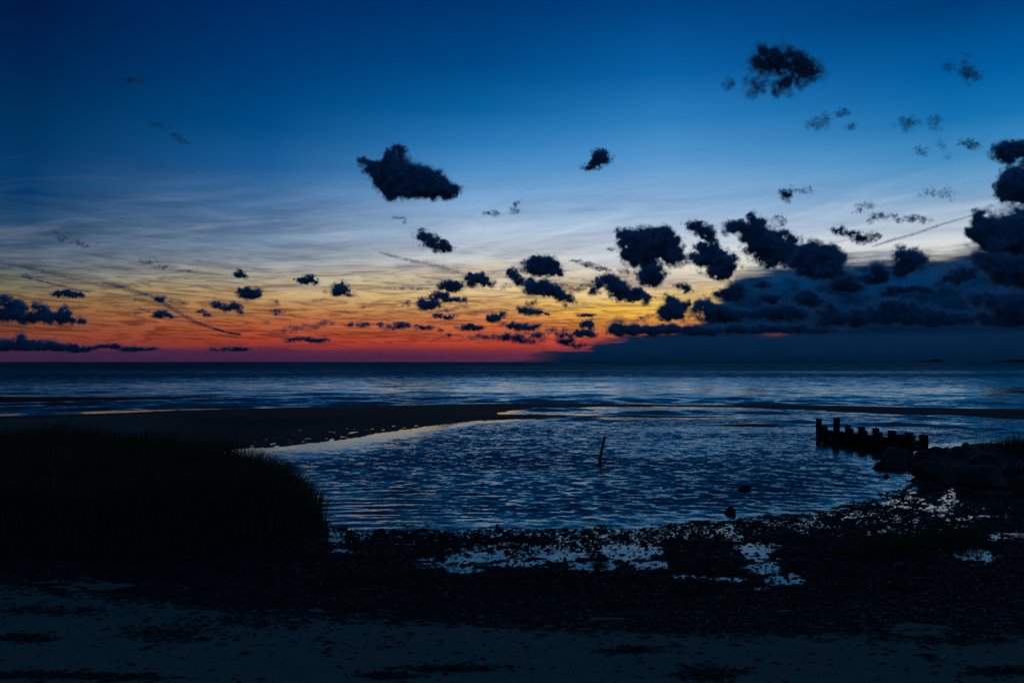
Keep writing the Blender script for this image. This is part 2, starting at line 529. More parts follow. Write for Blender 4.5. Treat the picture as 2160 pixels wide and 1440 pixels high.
M_SEA = water_mat("sea_water", 0.82, 3.2, (0.55, 1.0, 1.0), 0.27, (0.025, 0.080, 0.036, 1))
M_LAG = water_mat("lagoon_water", 0.62, 10.0, (0.85, 1.0, 1.0), 0.125, (0.022, 0.050, 0.034, 1))
M_POOL = water_mat("pool_water", 0.10, 9.0, (0.6, 1.0, 1.0), 0.0)


def waves(X, Y, lams, slope, spread, seed, minlam, dirdeg=-90.0):
    rs = np.random.RandomState(seed)
    z = np.zeros_like(X)
    for lam in lams:
        th = math.radians(dirdeg + rs.normal(0, spread))
        k = 2 * math.pi / lam
        ph = rs.uniform(0, 6.28)
        a = slope / k / math.sqrt(len(lams)) * 1.41
        q = k * (X * math.cos(th) + Y * math.sin(th)) + ph
        fade = sstep(lam / minlam, 2.5, 5.0)
        z = z + a * fade * (np.sin(q) + 0.22 * np.cos(2 * q))
    return z


# sea: from the bars to the horizon
AZS = np.concatenate([np.linspace(-100, -38, 24), np.degrees(np.arctan((np.arange(-160, 2321, 4.5) - 1080) / F)), np.linspace(38, 100, 24)])
rows_s = np.concatenate([row_radius(np.arange(892, 772, -0.9)), row_radius(np.arange(772, 764.5, -0.5)), [3500, 6000, 12000, 30000, 90000]])
X, Y = polar_grid(rows_s, AZS)
Xf, Yf = X.ravel(), Y.ravel()
hh, _, _ = terrain(Xf, Yf)
Rr = np.hypot(Xf, Yf)
dr = np.gradient(rows_s)
drow = np.repeat(dr, len(AZS))
gust = fbm(np.stack([Xf * 0.012, Yf * 0.045, Xf * 0], -1), 3, 77)
depth = np.clip(-hh, 0, 1)
calm = sstep(depth, 0.0, 0.014)
farm = sstep(Rr, 70, 150)
amp = calm * (0.5 + 0.5 * farm) * (0.55 + 0.9 * (gust - 0.3))
z = waves(Xf, Yf, np.geomspace(1.0, 9.0, 30), 0.18, 38, 41, drow) * amp
z = z + waves(Xf, Yf, [6.5, 8.0, 10.0, 13.0], 0.06, 12, 43, drow) * calm * farm
z[Rr > 1500] = 0
rip = calm * (0.42 + 0.50 * farm + 0.85 * sstep(np.log(Rr), 4.6, 6.6)) * (0.75 + 0.9 * (gust - 0.4))
sea = mesh_obj("sea", np.stack([Xf, Yf, z], -1), grid_faces(len(rows_s), len(AZS)), M_SEA, smooth=True, attrs={'ripple': rip})
tag(sea, "dark choppy sea reaching to the horizon beyond the sandbars", kind='structure')

# lagoon inside the bars, and the shallow pools on the flat
AZL = np.degrees(np.arctan((np.arange(60, 2400, 3.4) - 1080) / F))
AZL = np.concatenate([[-50, -44, -38, -34], AZL, [42, 48, 56]])
rows_l = np.concatenate([[6.2, 7.0], row_radius(np.arange(1290, 1128, -4.0)), row_radius(np.arange(1128, 900, -1.15)), row_radius(np.arange(900, 855, -1.3))])
X, Y = polar_grid(rows_l, AZL)
Xf, Yf = X.ravel(), Y.ravel()
hh, _, ss_ = terrain(Xf, Yf)
drow = np.repeat(np.abs(np.gradient(rows_l)), len(AZL))
depth = np.clip(-hh, 0, 1)
sbd = sdist(BARB, Xf, Yf)
px, py = pxcoords(Xf, Yf)
farshore = sstep(-sbd / (1.0 + 3.2 * sstep(px, 1050, 850)), 0.1, 1.1)
shore = sstep(-ss_, -0.1, 1.6)
calm = (0.10 + 0.90 * farshore) * (0.35 + 0.65 * shore) * (ss_ < 0.25)
tongue = sstep(py, 876, 872) * sstep(px, 1700, 1450)
calm = calm * (1 - 0.3 * tongue)
gust = fbm(np.stack([Xf * 0.28, Yf * 0.28, Xf * 0], -1), 3, 71)
lee = sstep(px, 1350, 700) * sstep(py, 1010, 1060)        # sheltered water by the grass: long even ripples
z = waves(Xf, Yf, np.geomspace(0.20, 0.55, 40), 0.085, 50, 11, drow) * calm * (1 - 0.75 * lee) * (0.5 + gust)
z = z + waves(Xf, Yf, [0.24, 0.28, 0.31, 0.34, 0.38, 0.42, 0.47, 0.52], 0.11, 8, 13, drow) * calm * lee * (0.4 + gust)
z = z + waves(Xf, Yf, np.geomspace(0.28, 0.5, 8), 0.08, 9, 15, drow, -110) * calm * sstep(px, 1300, 1700) * sstep(py, 990, 1050)
wind = fbm(np.stack([Xf * 0.16 + 3, Yf * 0.42, Xf * 0], -1), 4, 79)
rip = calm * (1 - 0.30 * lee) * (0.66 + 0.68 * sstep(wind, 0.25, 0.75))
Fq = grid_faces(len(rows_l), len(AZL))
sq = ss_[Fq].min(axis=1)
is_pool = sq > 0.35
V = np.stack([Xf, Yf, z], -1)


def submesh(name, sel, mat, attrs):
    f = Fq[sel]
    u, invx = np.unique(f.ravel(), return_inverse=True)
    return mesh_obj(name, V[u], invx.reshape(-1, 4), mat, smooth=True, attrs={k: v[u] for k, v in attrs.items()})


lag = submesh("lagoon", ~is_pool, M_LAG, {'ripple': rip})
tag(lag, "rippled blue water of the lagoon inside the sandbar", kind='structure')
hp = hh[Fq].min(axis=1) < 0.02
pool = submesh("shallow_pool", is_pool & hp, M_POOL, {'ripple': np.full(len(V), 0.6)})
tag(pool, "still shallow water lying in hollows of the mud flat", kind='structure')

# ------------------------------------------------------------------ islands and boat on the horizon
M_ISLE, _, _ = principled("island_scrub", (0.03, 0.04, 0.03, 1), 0.95, 0.1)


def island(label, x0, x1, D, prof):
    s = D / F
    n, k = 60, 16
    u = np.linspace(0, 1, n)
    ht = np.interp(u, [p[0] for p in prof], [p[1] for p in prof]) * s
    ht = ht * (0.85 + 0.35 * fbm(np.stack([u * 26, u * 0, u * 0], -1), 3, int(x0)))
    V = []
    for i in range(n):
        xc = (x0 + (x1 - x0) * u[i] - 1080) / F * D
        wd = s * 14 * math.sin(math.pi * min(max(u[i], 0.02), 0.98))
        for j in range(k):
            a = math.pi * j / (k - 1)
            V.append((xc, D + wd * math.cos(a) * -1, -1.0 + (ht[i] + 1.0) * math.sin(a)))
    o = mesh_obj("island", np.array(V), grid_faces(n, k), M_ISLE, smooth=False)
    return tag(o, label, "island", "low islands on the horizon")


island("low dark island with a hump, on the horizon right of centre", 1922, 1990, 7000.0,
       [(0, 0.3), (0.2, 2.0), (0.45, 2.6), (0.62, 3.0), (0.72, 6.0), (0.80, 6.5), (0.9, 3.5), (1, 0.4)])
island("dark headland cut by the right edge, on the horizon", 2085, 2330, 7500.0,
       [(0, 0.2), (0.1, 1.5), (0.2, 4.5), (0.4, 6.5), (0.7, 7.0), (1, 0.5)])

M_SAIL, _, _ = principled("white_paint", (0.8, 0.8, 0.8, 1), 0.6, 0.3)
D = 3000.0
bx = (1811.5 - 1080) / F * D
boat = bpy.data.objects.new("sailboat", None)
boat.location = (bx, D, 0)
COL.objects.link(boat)
tag(boat, "tiny pale sailboat on the horizon left of the humped island", "sailboat")
hv, hf = [], []
for i, (yy, wd) in enumerate([(-2.6, 0.75), (-1.0, 1.0), (1.0, 0.85), (3.2, 0.05)]):
    for zz, kx in ((0.75, 1.0), (-0.2, 0.45)):
        hv += [(-wd * kx, yy, zz), (wd * kx, yy, zz)]
for i in range(3):
    a = i * 4
    hf += [(a, a + 4, a + 6, a + 2), (a + 1, a + 3, a + 7, a + 5), (a, a + 1, a + 5, a + 4), (a + 2, a + 6, a + 7, a + 3)]
hf += [(0, 2, 3, 1), (12, 13, 15, 14)]
mesh_obj("hull", hv, np.array(hf), M_SAIL, boat)
mesh_obj("mast", [(-.06, .5, .7), (.06, .5, .7), (.06, .62, .7), (-.06, .62, .7), (-.04, .5, 8), (.04, .5, 8), (.04, .6, 8), (-.04, .6, 8)],
         np.array([(0, 1, 5, 4), (1, 2, 6, 5), (2, 3, 7, 6), (3, 0, 4, 7), (4, 5, 6, 7)]), M_SAIL, boat)
for nm, pts3 in (("mainsail", [(0.1, 0.4, 1.4), (1.7, -2.4, 1.5), (0.9, -1.1, 3.8), (0.05, 0.45, 7.6)]),
                 ("jib", [(0.05, 0.7, 6.6), (0.1, 3.0, 1.0), (1.0, 1.2, 1.3), (0.6, 1.3, 3.5)])):
    p = np.array(pts3)
    q = p + np.array([0.03, 0.03, 0])
    mesh_obj(nm, np.concatenate([p, q]), np.array([(0, 1, 2, 3), (7, 6, 5, 4), (0, 4, 5, 1), (1, 5, 6, 2), (2, 6, 7, 3), (3, 7, 4, 0)]), M_SAIL, boat)

# ------------------------------------------------------------------ rocks
import bmesh


def ico(sub):
    bm = bmesh.new()
    bmesh.ops.create_icosphere(bm, subdivisions=sub, radius=1.0)
    v = np.array([x.co[:] for x in bm.verts])
    f = np.array([[q.index for q in x.verts] for x in bm.faces])
    bm.free()
    return v, f


ICO4 = ico(4)
ICO3 = ico(3)
ICO1 = ico(1)

m, t, b = principled("granite", (0.1, 0.1, 0.1, 1), 0.7, 0.3)
oc = t.n('ShaderNodeTexCoord').outputs['Object']
r1 = t.noise(oc, 3.0, 6.0, 0.65).outputs[0]
r2 = t.noise(oc, 24.0, 4.0, 0.6).outputs[0]
c = t.mix(t.ss(r1, 0.3, 0.7), (0.020, 0.018, 0.015, 1), (0.068, 0.060, 0.050, 1))
c = t.mix(t.ss(r2, 0.5, 0.8), c, (0.03, 0.027, 0.022, 1))
t.put(b.inputs['Base Color'], c)
bp = t.n('ShaderNodeBump')
bp.inputs['Strength'].default_value = 0.6
bp.inputs['Distance'].default_value = 0.02
t.put(bp.inputs['Height'], t.m('ADD', r1, t.m('MULTIPLY', r2, 0.4)))
t.t.links.new(bp.outputs[0], b.inputs['Normal'])
M_ROCK = m
m, t, b = principled("mossy_granite", (0.1, 0.1, 0.1, 1), 0.75, 0.25)
oc = t.n('ShaderNodeTexCoord').outputs['Object']
r1 = t.noise(oc, 3.2, 6.0, 0.65).outputs[0]
sp = t.n('ShaderNodeSeparateXYZ')
t.put(sp.inputs[0], oc)
c = t.mix(t.ss(r1, 0.3, 0.7), (0.035, 0.03, 0.028, 1), (0.11, 0.10, 0.085, 1))
mk = t.m('MULTIPLY', t.ss(r1, 0.40, 0.52), t.ss(sp.outputs[0], 0.12, -0.1))
t.put(b.inputs['Base Color'], t.mix(mk, c, (0.055, 0.11, 0.03, 1)))
M_MOSS = m


def rock(label, x0, x1, ytop, ybase, zbase=0.0, seed=1, flat=1.0, depth=0.8, mat=None, group="boulders at the end of the groyne", name="boulder",
         cat="boulder", box=0.0, sub=ICO4):
    """a boulder whose foot stands at photograph row ybase on height zbase"""
    g = ground((x0 + x1) / 2, ybase, zbase)
    s = g[1] / F
    wd = (x1 - x0) * s / 2
    ht = (ybase - ytop) * s * 1.02
    V = sub[0].copy()
    if box:
        e = 1 - box
        V = np.sign(V) * np.abs(V) ** e
    P = V * 1.3 + seed * 7.31
    d = 1 + 0.42 * (fbm(P, 3, seed) - 0.5) + 0.14 * (fbm(P * 3.1, 3, seed + 5) - 0.5) + 0.04 * (fbm(P * 9, 2, seed + 9) - 0.5)
    # a few worn flats
    rs = np.random.RandomState(seed)
    V = V * d[:, None]
    for _ in range(9):
        nrm = rs.normal(size=3)
        nrm /= np.linalg.norm(nrm)
        k = V @ nrm - rs.uniform(0.50, 0.82)
        V = V - np.clip(k, 0, None)[:, None] * nrm * 0.93
    cr = np.abs(fbm(V * 1.6 + seed, 3, seed + 21) - 0.5)
    V = V * (1 - 0.10 * sstep(cr, 0.035, 0.0))[:, None]
    V = V / np.abs(V).max(axis=0)
    lo = 0.35
    V[:, 2] = np.where(V[:, 2] < 0, V[:, 2] * lo, V[:, 2] * flat)
    V = V * np.array([wd, wd * depth, ht * 0.86])
    o = mesh_obj(name, V, sub[1], mat or M_ROCK, smooth=True)
    o.location = (g[0], g[1] + wd * depth * 0.55, zbase + ht * 0.14)
    return tag(o, label, cat, group)


rock("flat dark boulder lying lowest in the water at the foot of the groyne", 1841, 1922, 965, 990, 0.0, 3, depth=0.6)
rock("boulder with a green moss patch right under the groyne planks", 1868, 1930, 945, 967, 0.0, 5, mat=M_MOSS, depth=0.7)
rock("rounded boulder between the last groyne post and the big front boulder", 1930, 1990, 950, 976, 0.06, 8, depth=0.7)
rock("small boulder wedged beside the flat one in the water", 1905, 1945, 962, 984, 0.0, 27, depth=0.8)
rock("big front boulder with a creased pale top, at the water's edge", 1935, 2034, 970, 1011, 0.0, 12, depth=0.65)
rock("large dark boulder right of the creased one, on the mud", 2034, 2146, 982, 1029, 0.0, 14, depth=0.7)
rock("boulder cut by the right edge of the picture", 2140, 2215, 1005, 1046, 0.0, 17, depth=0.7)
rock("little rock alone in the water before the flat boulder", 1863, 1880, 998, 1008, -0.01, 19, name="rock", cat="rock", group="small rocks in the lagoon", sub=ICO3)
rock("low rock on wet mud left of the boulder at the right edge", 2072, 2100, 1036, 1047, 0.0, 21, name="rock", cat="rock", group="small rocks on the mud", sub=ICO3)
rock("low rock on the glinting mud under the right boulders", 2097, 2124, 1058, 1070, 0.0, 23, name="rock", cat="rock", group="small rocks on the mud", sub=ICO3)
rock("round hump of rock standing highest behind the boulders", 2028, 2056, 934, 954, 0.14, 25, depth=0.8)
rock("long low boulder next behind the last groyne post", 1950, 2012, 942, 962, 0.06, 31, depth=0.5)
rock("boulder of the back row left of the round hump", 2000, 2046, 944, 968, 0.08, 33, depth=0.6)
rock("boulder of the back row under the reeds", 2050, 2120, 958, 986, 0.08, 35, depth=0.6)
rock("boulder of the back row beside the right edge", 2105, 2180, 966, 1004, 0.06, 37, depth=0.6)
rock("flat topped block of stone standing in the lagoon", 1554, 1588, 1022, 1037, -0.02, 41, name="rock", cat="rock", group="small rocks in the lagoon", box=0.5, flat=0.9)
rock("round topped stone standing in the lagoon nearest the mud", 1529, 1558, 1060, 1087, -0.02, 43, name="rock", cat="rock", group="small rocks in the lagoon", box=0.15)
rock("tiny stone at the edge of the lagoon below the stake", 1045, 1053, 1105, 1112, 0.0, 47, name="rock", cat="rock", group="small rocks in the lagoon", sub=ICO3)
rock("low dark lump of stone on the wrack line", 1640, 1684, 1288, 1306, 0.06, 51, name="rock", cat="rock", group="small rocks on the mud", sub=ICO3)
rock("left one of two pebbles in the pool of the mud flat", 1624, 1632, 1218, 1225, 0.0, 53, name="pebble", cat="pebble", group="pebbles in the pools", sub=ICO3)
rock("right one of two pebbles in the pool of the mud flat", 1660, 1668, 1217, 1224, 0.0, 55, name="pebble", cat="pebble", group="pebbles in the pools", sub=ICO3)
rock("single pebble in the long pool at centre", 1066, 1074, 1187, 1193, 0.0, 57, name="pebble", cat="pebble", group="pebbles in the pools", sub=ICO3)
rock("single dark pebble at the head of the round pool", 1188, 1196, 1175, 1181, 0.0, 58, name="pebble", cat="pebble", group="pebbles in the pools", sub=ICO3)

# white shell on the sand
g = ground(1996, 1396, 0.13)
u = np.linspace(0, 1, 9)
sv, sf_ = [], []
for i in range(9):
    for j in range(7):
        a = math.pi * (j / 6.0 - 0.5) * 0.9
        r = u[i]
        sv.append((0.021 * r * math.sin(a) * (1 + 0.05 * (j % 2)), 0.024 * r * math.cos(a), 0.012 * math.sin(math.pi * (1 - r) * 0.5) + 0.0015 * (j % 2) * r))
hz, _, _ = terrain(np.array([g[0]]), np.array([g[1]]))
M_SHELL, _, _ = principled("shell", (0.8, 0.78, 0.72, 1), 0.4, 0.5)
sh = mesh_obj("shell", np.array(sv), grid_faces(9, 7), M_SHELL, smooth=True)
sh.location = (g[0], g[1], hz[0] + 0.002)
tag(sh, "single white shell lying on the dark sand at lower right", "shell")

# ------------------------------------------------------------------ groyne
m, t, b = principled("weathered_timber", (0.04, 0.035, 0.03, 1), 0.85, 0.15)
oc = t.n('ShaderNodeTexCoord').outputs['Object']
wv = t.noise(t.vm('MULTIPLY', oc, (14.0, 14.0, 2.2)), 2.0, 5.0, 0.65).outputs[0]
t.put(b.inputs['Base Color'], t.mix(wv, (0.014, 0.012, 0.010, 1), (0.055, 0.047, 0.040, 1)))
bp = t.n('ShaderNodeBump')
bp.inputs['Strength'].default_value = 0.7
bp.inputs['Distance'].default_value = 0.01
t.put(bp.inputs['Height'], wv)
t.t.links.new(bp.outputs[0], b.inputs['Normal'])
M_WOOD = m
RS = np.random.RandomState(5)
groyne = bpy.data.objects.new("groyne", None)
g0 = ground(1850, 950)
groyne.location = (g0[0], g0[1], 0)
COL.objects.link(groyne)
tag(groyne, "old timber groyne of square posts and planks running out into the lagoon", "groyne")
GL = np.array([g0[0], g0[1], 0.0])


def box_mesh(name, c, ux, uy, uz, mat, parent, bev=0.012, jitter=0.006):
    """bevelled, slightly worn timber; c centre, u* half-axis vectors"""
    bm = bmesh.new()
    bmesh.ops.create_cube(bm, size=2.0)
    L = [np.linalg.norm(v) for v in (ux, uy, uz)]
    for v in bm.verts:
        v.co = Vector((v.co.x * L[0], v.co.y * L[1], v.co.z * L[2]))
    bmesh.ops.subdivide_edges(bm, edges=[e for e in bm.edges if e.calc_length() > 0.9 * 2 * max(L)], cuts=3)
    bmesh.ops.bevel(bm, geom=[e for e in bm.edges if len(e.link_faces) == 2 and e.calc_face_angle(0) > 0.5], offset=bev, segments=1, affect='EDGES')
    vs = np.array([v.co[:] for v in bm.verts])
    bm.verts.index_update()
    fs = {}
    for f in bm.faces:
        fs.setdefault(len(f.verts), []).append([v.index for v in f.verts])
    bm.free()
    vs = vs + RS.uniform(-jitter, jitter, vs.shape)
    B = np.stack([ux / L[0], uy / L[1], uz / L[2]])
    W = vs @ B
    o = mesh_obj(name, W, [np.array(v) for v in fs.values()], mat, parent)
    o.location = np.asarray(c) - GL
    return o


P0 = np.array([9.02, 24.55])
P1 = np.array([10.42, 20.0])
LD = (P1 - P0) / np.linalg.norm(P1 - P0)
LDV = np.array([LD[0], LD[1], 0.0])
LN = np.array([LD[1] * -1, LD[0], 0.0])       # towards the right / far side
if LN[0] < 0:
    LN = -LN


def on_line(px, off=0.0):
    """point of the groyne line (shifted sideways by off) seen in photograph column px"""
    k = (px - 1080) / F
    a = P0 + LN[:2] * off
    # a.x + t*LD.x = k * (a.y + t*LD.y)
    tt = (k * a[1] * CP - a[0]) / (LD[0] - k * LD[1] * CP)
    return a + LD * tt


def post(px, wpx, ytop, off, foot=-0.5):
    p = on_line(px, off)
    s = p[1] / F
    hw = wpx * s / 2 * 0.93
    r = ray(px, ytop)
    z1 = CAMH + r[2] / r[1] * p[1]
    zc = (z1 + foot) / 2
    yaw = RS.uniform(-0.12, 0.12)
    tilt = RS.uniform(-0.02, 0.02)
    cx, sx = math.cos(yaw), math.sin(yaw)
    o = box_mesh("post", (p[0], p[1], zc), np.array([cx, sx, 0.0]) * hw, np.array([-sx, cx, 0.0]) * hw * 0.95,
                 np.array([tilt, 0, 1.0]) * (z1 - foot) / 2, M_WOOD, groyne, 0.014, 0.007)
    return o


FR, BK = -0.10, 0.22
post(1725.8, 11.0, 882, BK)
post(1738.8, 10.5, 897, FR)
post(1762.8, 12.2, 881, FR)
for px_, wp, yt, off in [(1787.3, 11.5, 896, BK), (1791.5, 12.5, 903, FR), (1815.8, 12.3, 899.5, BK), (1820.5, 13.0, 907, FR), (1846.5, 12.6, 902.5, BK),
                         (1851, 14.0, 911, FR), (1880, 15.0, 907.5, BK), (1894, 18.0, 916.5, FR), (1915.5, 14.6, 911.5, BK), (1946.8, 14.5, 916, 0.0)]:
    post(px_, wp, yt, off)
# planks on the near face between the two rows, three high, in lengths that butt at the posts
cuts = [1741, 1791.5, 1851, 1897, 1943]
for a_, b_ in zip(cuts, cuts[1:]):
    for k, (zc, hh_) in enumerate([(0.335, 0.062), (0.20, 0.066), (0.062, 0.066), (-0.08, 0.068)]):
        if b_ > 1930 and k >= 2:
            continue
        pa, pb = on_line(a_, 0.035), on_line(b_, 0.035)
        mid = (pa + pb) / 2
        ln = np.linalg.norm(pb - pa) / 2 - 0.006
        box_mesh("plank", (mid[0], mid[1], zc + RS.uniform(-0.006, 0.006)), LDV * ln, LN * 0.024, np.array([0, 0, 1.0]) * hh_, M_WOOD, groyne, 0.007, 0.004)
# higher waling beam on the last bays
for (a_, b_, zc, hh_, off) in [(1885, 1927, 0.455, 0.05, 0.0)]:
    pa, pb = on_line(a_, off), on_line(b_, off)
    mid = (pa + pb) / 2
    box_mesh("waling_beam", (mid[0], mid[1], zc), LDV * np.linalg.norm(pb - pa) / 2, LN * 0.04, np.array([0, 0, 1.0]) * hh_, M_WOOD, groyne, 0.008, 0.004)
# far side waling, a narrow rail
pa, pb = on_line(1752, 0.13), on_line(1925, 0.13)
mid = (pa + pb) / 2
box_mesh("waling_beam", (mid[0], mid[1], 0.26), LDV * np.linalg.norm(pb - pa) / 2, LN * 0.035, np.array([0, 0, 1.0]) * 0.06, M_WOOD, groyne, 0.008, 0.004)

# ------------------------------------------------------------------ leaning stake
g = ground(1265, 980)
s = g[1] / F
ring, n = [], 10
path = [(-1.5, -25, 3.0), (0, 0, 3.0), (0.4, 9, 2.9), (3.4, 20, 3.0), (6.4, 32, 2.9), (10.0, 46, 2.8), (12.4, 56, 2.6), (13.0, 59, 1.7)]
V, fcs = [], []
for i, (u_, v_, r_) in enumerate(path):
    for j in range(n):
        a = 2 * math.pi * j / n
        rr = r_ * s * (1 + 0.12 * math.sin(3 * a + i * 1.3))
        V.append((u_ * s + rr * math.cos(a), rr * math.sin(a) + 0.004 * v_, v_ * s))
fcs = grid_faces(len(path), n, wrap=True)
capf = np.array([[(len(path) - 1) * n + j for j in range(n)]])
stake = mesh_obj("stake", np.array(V), [fcs, capf], M_WOOD, smooth=False)
stake.location = (g[0], g[1], 0)
tag(stake, "thin leaning wooden stake standing alone in the middle of the lagoon", "stake")


# ------------------------------------------------------------------ grasses
def grass_mat(name, c0, c1):
    m, t, b = principled(name, c0, 0.7, 0.15)
    geo = t.n('ShaderNodeNewGeometry').outputs['Position']
    nz = t.noise(geo, 1.7, 4.0, 0.6).outputs[0]
    rnd = t.n('ShaderNodeNewGeometry').outputs['Random Per Island']
    f = t.m('ADD', t.m('MULTIPLY', nz, 0.6), t.m('MULTIPLY', rnd, 0.4))
    t.put(b.inputs['Base Color'], t.mix(f, c0, c1))
    return m


M_GRASS = grass_mat("marsh_grass", (0.045, 0.066, 0.018, 1), (0.150, 0.125, 0.042, 1))
M_REED = grass_mat("shore_reed", (0.022, 0.026, 0.010, 1), (0.060, 0.052, 0.024, 1))


def blades(name, X, Y, Z, hgt, lean_x, lean_y, width, mat, label, rs):
    n = len(X)
    base = np.stack([X, Y, Z], -1)
    ang = rs.uniform(0, math.pi, n)
    side = np.stack([np.cos(ang), np.sin(ang), np.zeros(n)], -1) * (width[:, None] / 2)
    lean = np.stack([lean_x, lean_y, np.zeros(n)], -1)
    up = np.array([0, 0, 1.0])
    p1 = base + up * (hgt * 0.5)[:, None] + lean * 0.28
    p2 = base + up * (hgt * 0.82)[:, None] + lean * 0.66
    p3 = base + up * hgt[:, None] + lean
    base = base - up * 0.05
    V = np.stack([base - side, base + side, p1 - side * 0.8, p1 + side * 0.8, p2 - side * 0.5, p2 + side * 0.5, p3], 1).reshape(-1, 3)
    o = np.arange(n)[:, None] * 7
    q = np.concatenate([o + np.array([0, 1, 3, 2]), o + np.array([2, 3, 5, 4])])
    tr = o + np.array([4, 5, 6])
    ob = mesh_obj(name, V, [q, tr], mat)
    return tag(ob, label, kind='stuff')


rs = np.random.RandomState(3)
GRASS = gpoly([(-420, 1190), (-200, 1186), (0, 1184), (200, 1186), (330, 1184), (450, 1172), (560, 1155), (640, 1135), (684, 1112), (672, 1084), (644, 1048),
               (594, 1017), (524, 991), (440, 976), (300, 967), (0, 962), (-420, 970)])
N = 130000
X = rs.uniform(-16, -1.5, N)
Y = rs.uniform(8.5, 22.5, N)
sg = sdist(GRASS, X, Y)
cl = fbm(np.stack([X * 1.1, Y * 1.1, X * 0], -1), 3, 31)
ed = 0.16 * (fbm(np.stack([X * 3.0, Y * 3.0, X * 0], -1), 2, 33) - 0.5)
keep = (sg + ed > 0) & (rs.uniform(0, 1, N) < (0.35 + 1.2 * cl) * np.where(np.abs(X / Y) > 0.75, 0.3, 1.0))
X, Y, sg, cl = X[keep], Y[keep], sg[keep], cl[keep]
hz, _, _ = terrain(X, Y)
n = len(X)
hgt = 0.93 * (0.34 + 0.33 * sstep(sg, 0.0, 0.9)) * (0.42 + 1.15 * cl) * rs.uniform(0.65, 1.15, n)
px, py = pxcoords(X, Y)
right = sstep(px, 560, 660)
hgt = hgt * (1 + 0.75 * sstep(px, 520, 640) * sstep(sg, 1.4, 0.2))
lx = hgt * (0.18 + rs.normal(0, 0.20, n)) + 0.05 * right
ly = hgt * rs.normal(-0.02, 0.20, n)
blades("marsh_grass", X, Y, hz, hgt, lx, ly, rs.uniform(0.006, 0.012, n), M_GRASS, "thick dark marsh grass on the left bank of the lagoon", rs)

# reeds on the mound at the right
REED = gpoly([(2060, 958), (2110, 954), (2300, 948), (2420, 950), (2420, 990), (2300, 998), (2190, 990), (2120, 976)])
N = 16000
X = rs.uniform(8.5, 18, N)
Y = rs.uniform(15, 23, N)
sg = sdist(REED, X, Y)
keep = (sg > -0.15) & (rs.uniform(0, 1, N) < 0.85 * sstep(sg, -0.2, 0.5))
X, Y, sg = X[keep], Y[keep], sg[keep]
hz, _, _ = terrain(X, Y)
n = len(X)
hgt = rs.uniform(0.22, 0.46, n) * (0.55 + 0.6 * sstep(sg, -0.1, 0.6))
blades("shore_reeds", X, Y, hz, hgt, hgt * rs.normal(0.10, 0.13, n), hgt * rs.normal(0, 0.12, n), rs.uniform(0.007, 0.013, n), M_REED,
       "upright reeds on the mound behind the right boulders", rs)
# low grass patch on the mud at the right
LOW = gpoly([(1745, 1178), (1800, 1150), (1860, 1132), (1960, 1124), (2060, 1122), (2095, 1140), (2085, 1162), (2010, 1162), (1970, 1176), (1870, 1186)])
N = 30000
X = rs.uniform(3.5, 8.5, N)
Y = rs.uniform(9, 12.5, N)
sg = sdist(LOW, X, Y)
nz = fbm(np.stack([X * 2.2, Y * 2.2, X * 0], -1), 3, 37)
keep = (sg > -0.12) & (rs.uniform(0, 1, N) < sstep(sg, -0.15, 0.25) * (0.2 + 1.1 * nz))
X, Y, sg = X[keep], Y[keep], sg[keep]
hz, _, _ = terrain(X, Y)
n = len(X)
hgt = rs.uniform(0.07, 0.20, n) * (0.4 + 0.8 * sstep(sg, -0.1, 0.4))
blades("low_grass", X, Y, np.maximum(hz, -0.01), hgt, hgt * rs.normal(0.45, 0.25, n), hgt * rs.normal(-0.25, 0.25, n), rs.uniform(0.005, 0.009, n), M_GRASS,
       "low dark grass patch on the mud flat at right", rs)

# ------------------------------------------------------------------ seaweed and debris
m, t, b = principled("seaweed", (0.02, 0.018, 0.014, 1), 0.55, 0.18)
rnd = t.n('ShaderNodeNewGeometry').outputs['Random Per Island']
t.put(b.inputs['Base Color'], t.mix(rnd, (0.010, 0.009, 0.006, 1), (0.040, 0.030, 0.020, 1)))
M_WEED = m


def bits(name, X, Y, Z, size, stretch, lift, label, rs):
    """little crumpled fronds: each a fan of four bent triangles"""
    n = len(X)
    ang = rs.normal(0, 0.5, n) + (rs.uniform(0, 1, n) < 0.35) * rs.uniform(0, 3.14, n)
    c, s_ = np.cos(ang), np.sin(ang)
    t4 = np.array([[-1, -0.3], [0.1, -0.55], [1, 0.2], [-0.2, 0.6]])
    pts = []
    for k in range(4):
        a = t4[k, 0] * size * stretch * rs.uniform(0.6, 1.2, n)
        q = t4[k, 1] * size * rs.uniform(0.6, 1.2, n)
        pts.append(np.stack([X + c * a - s_ * q, Y + s_ * a + c * q, Z + lift * size * rs.uniform(-0.25, 0.45, n)], -1))
    pts.append(np.stack([X, Y, Z + lift * size * rs.uniform(0.3, 1.0, n)], -1))
    V = np.stack(pts, 1).reshape(-1, 3)
    o = np.arange(n)[:, None] * 5
    fc_ = np.concatenate([o + np.array([k, (k + 1) % 4, 4]) for k in range(4)])
    ob = mesh_obj(name, V, fc_, M_WEED)
    return tag(ob, label, kind='stuff')


rs = np.random.RandomState(8)
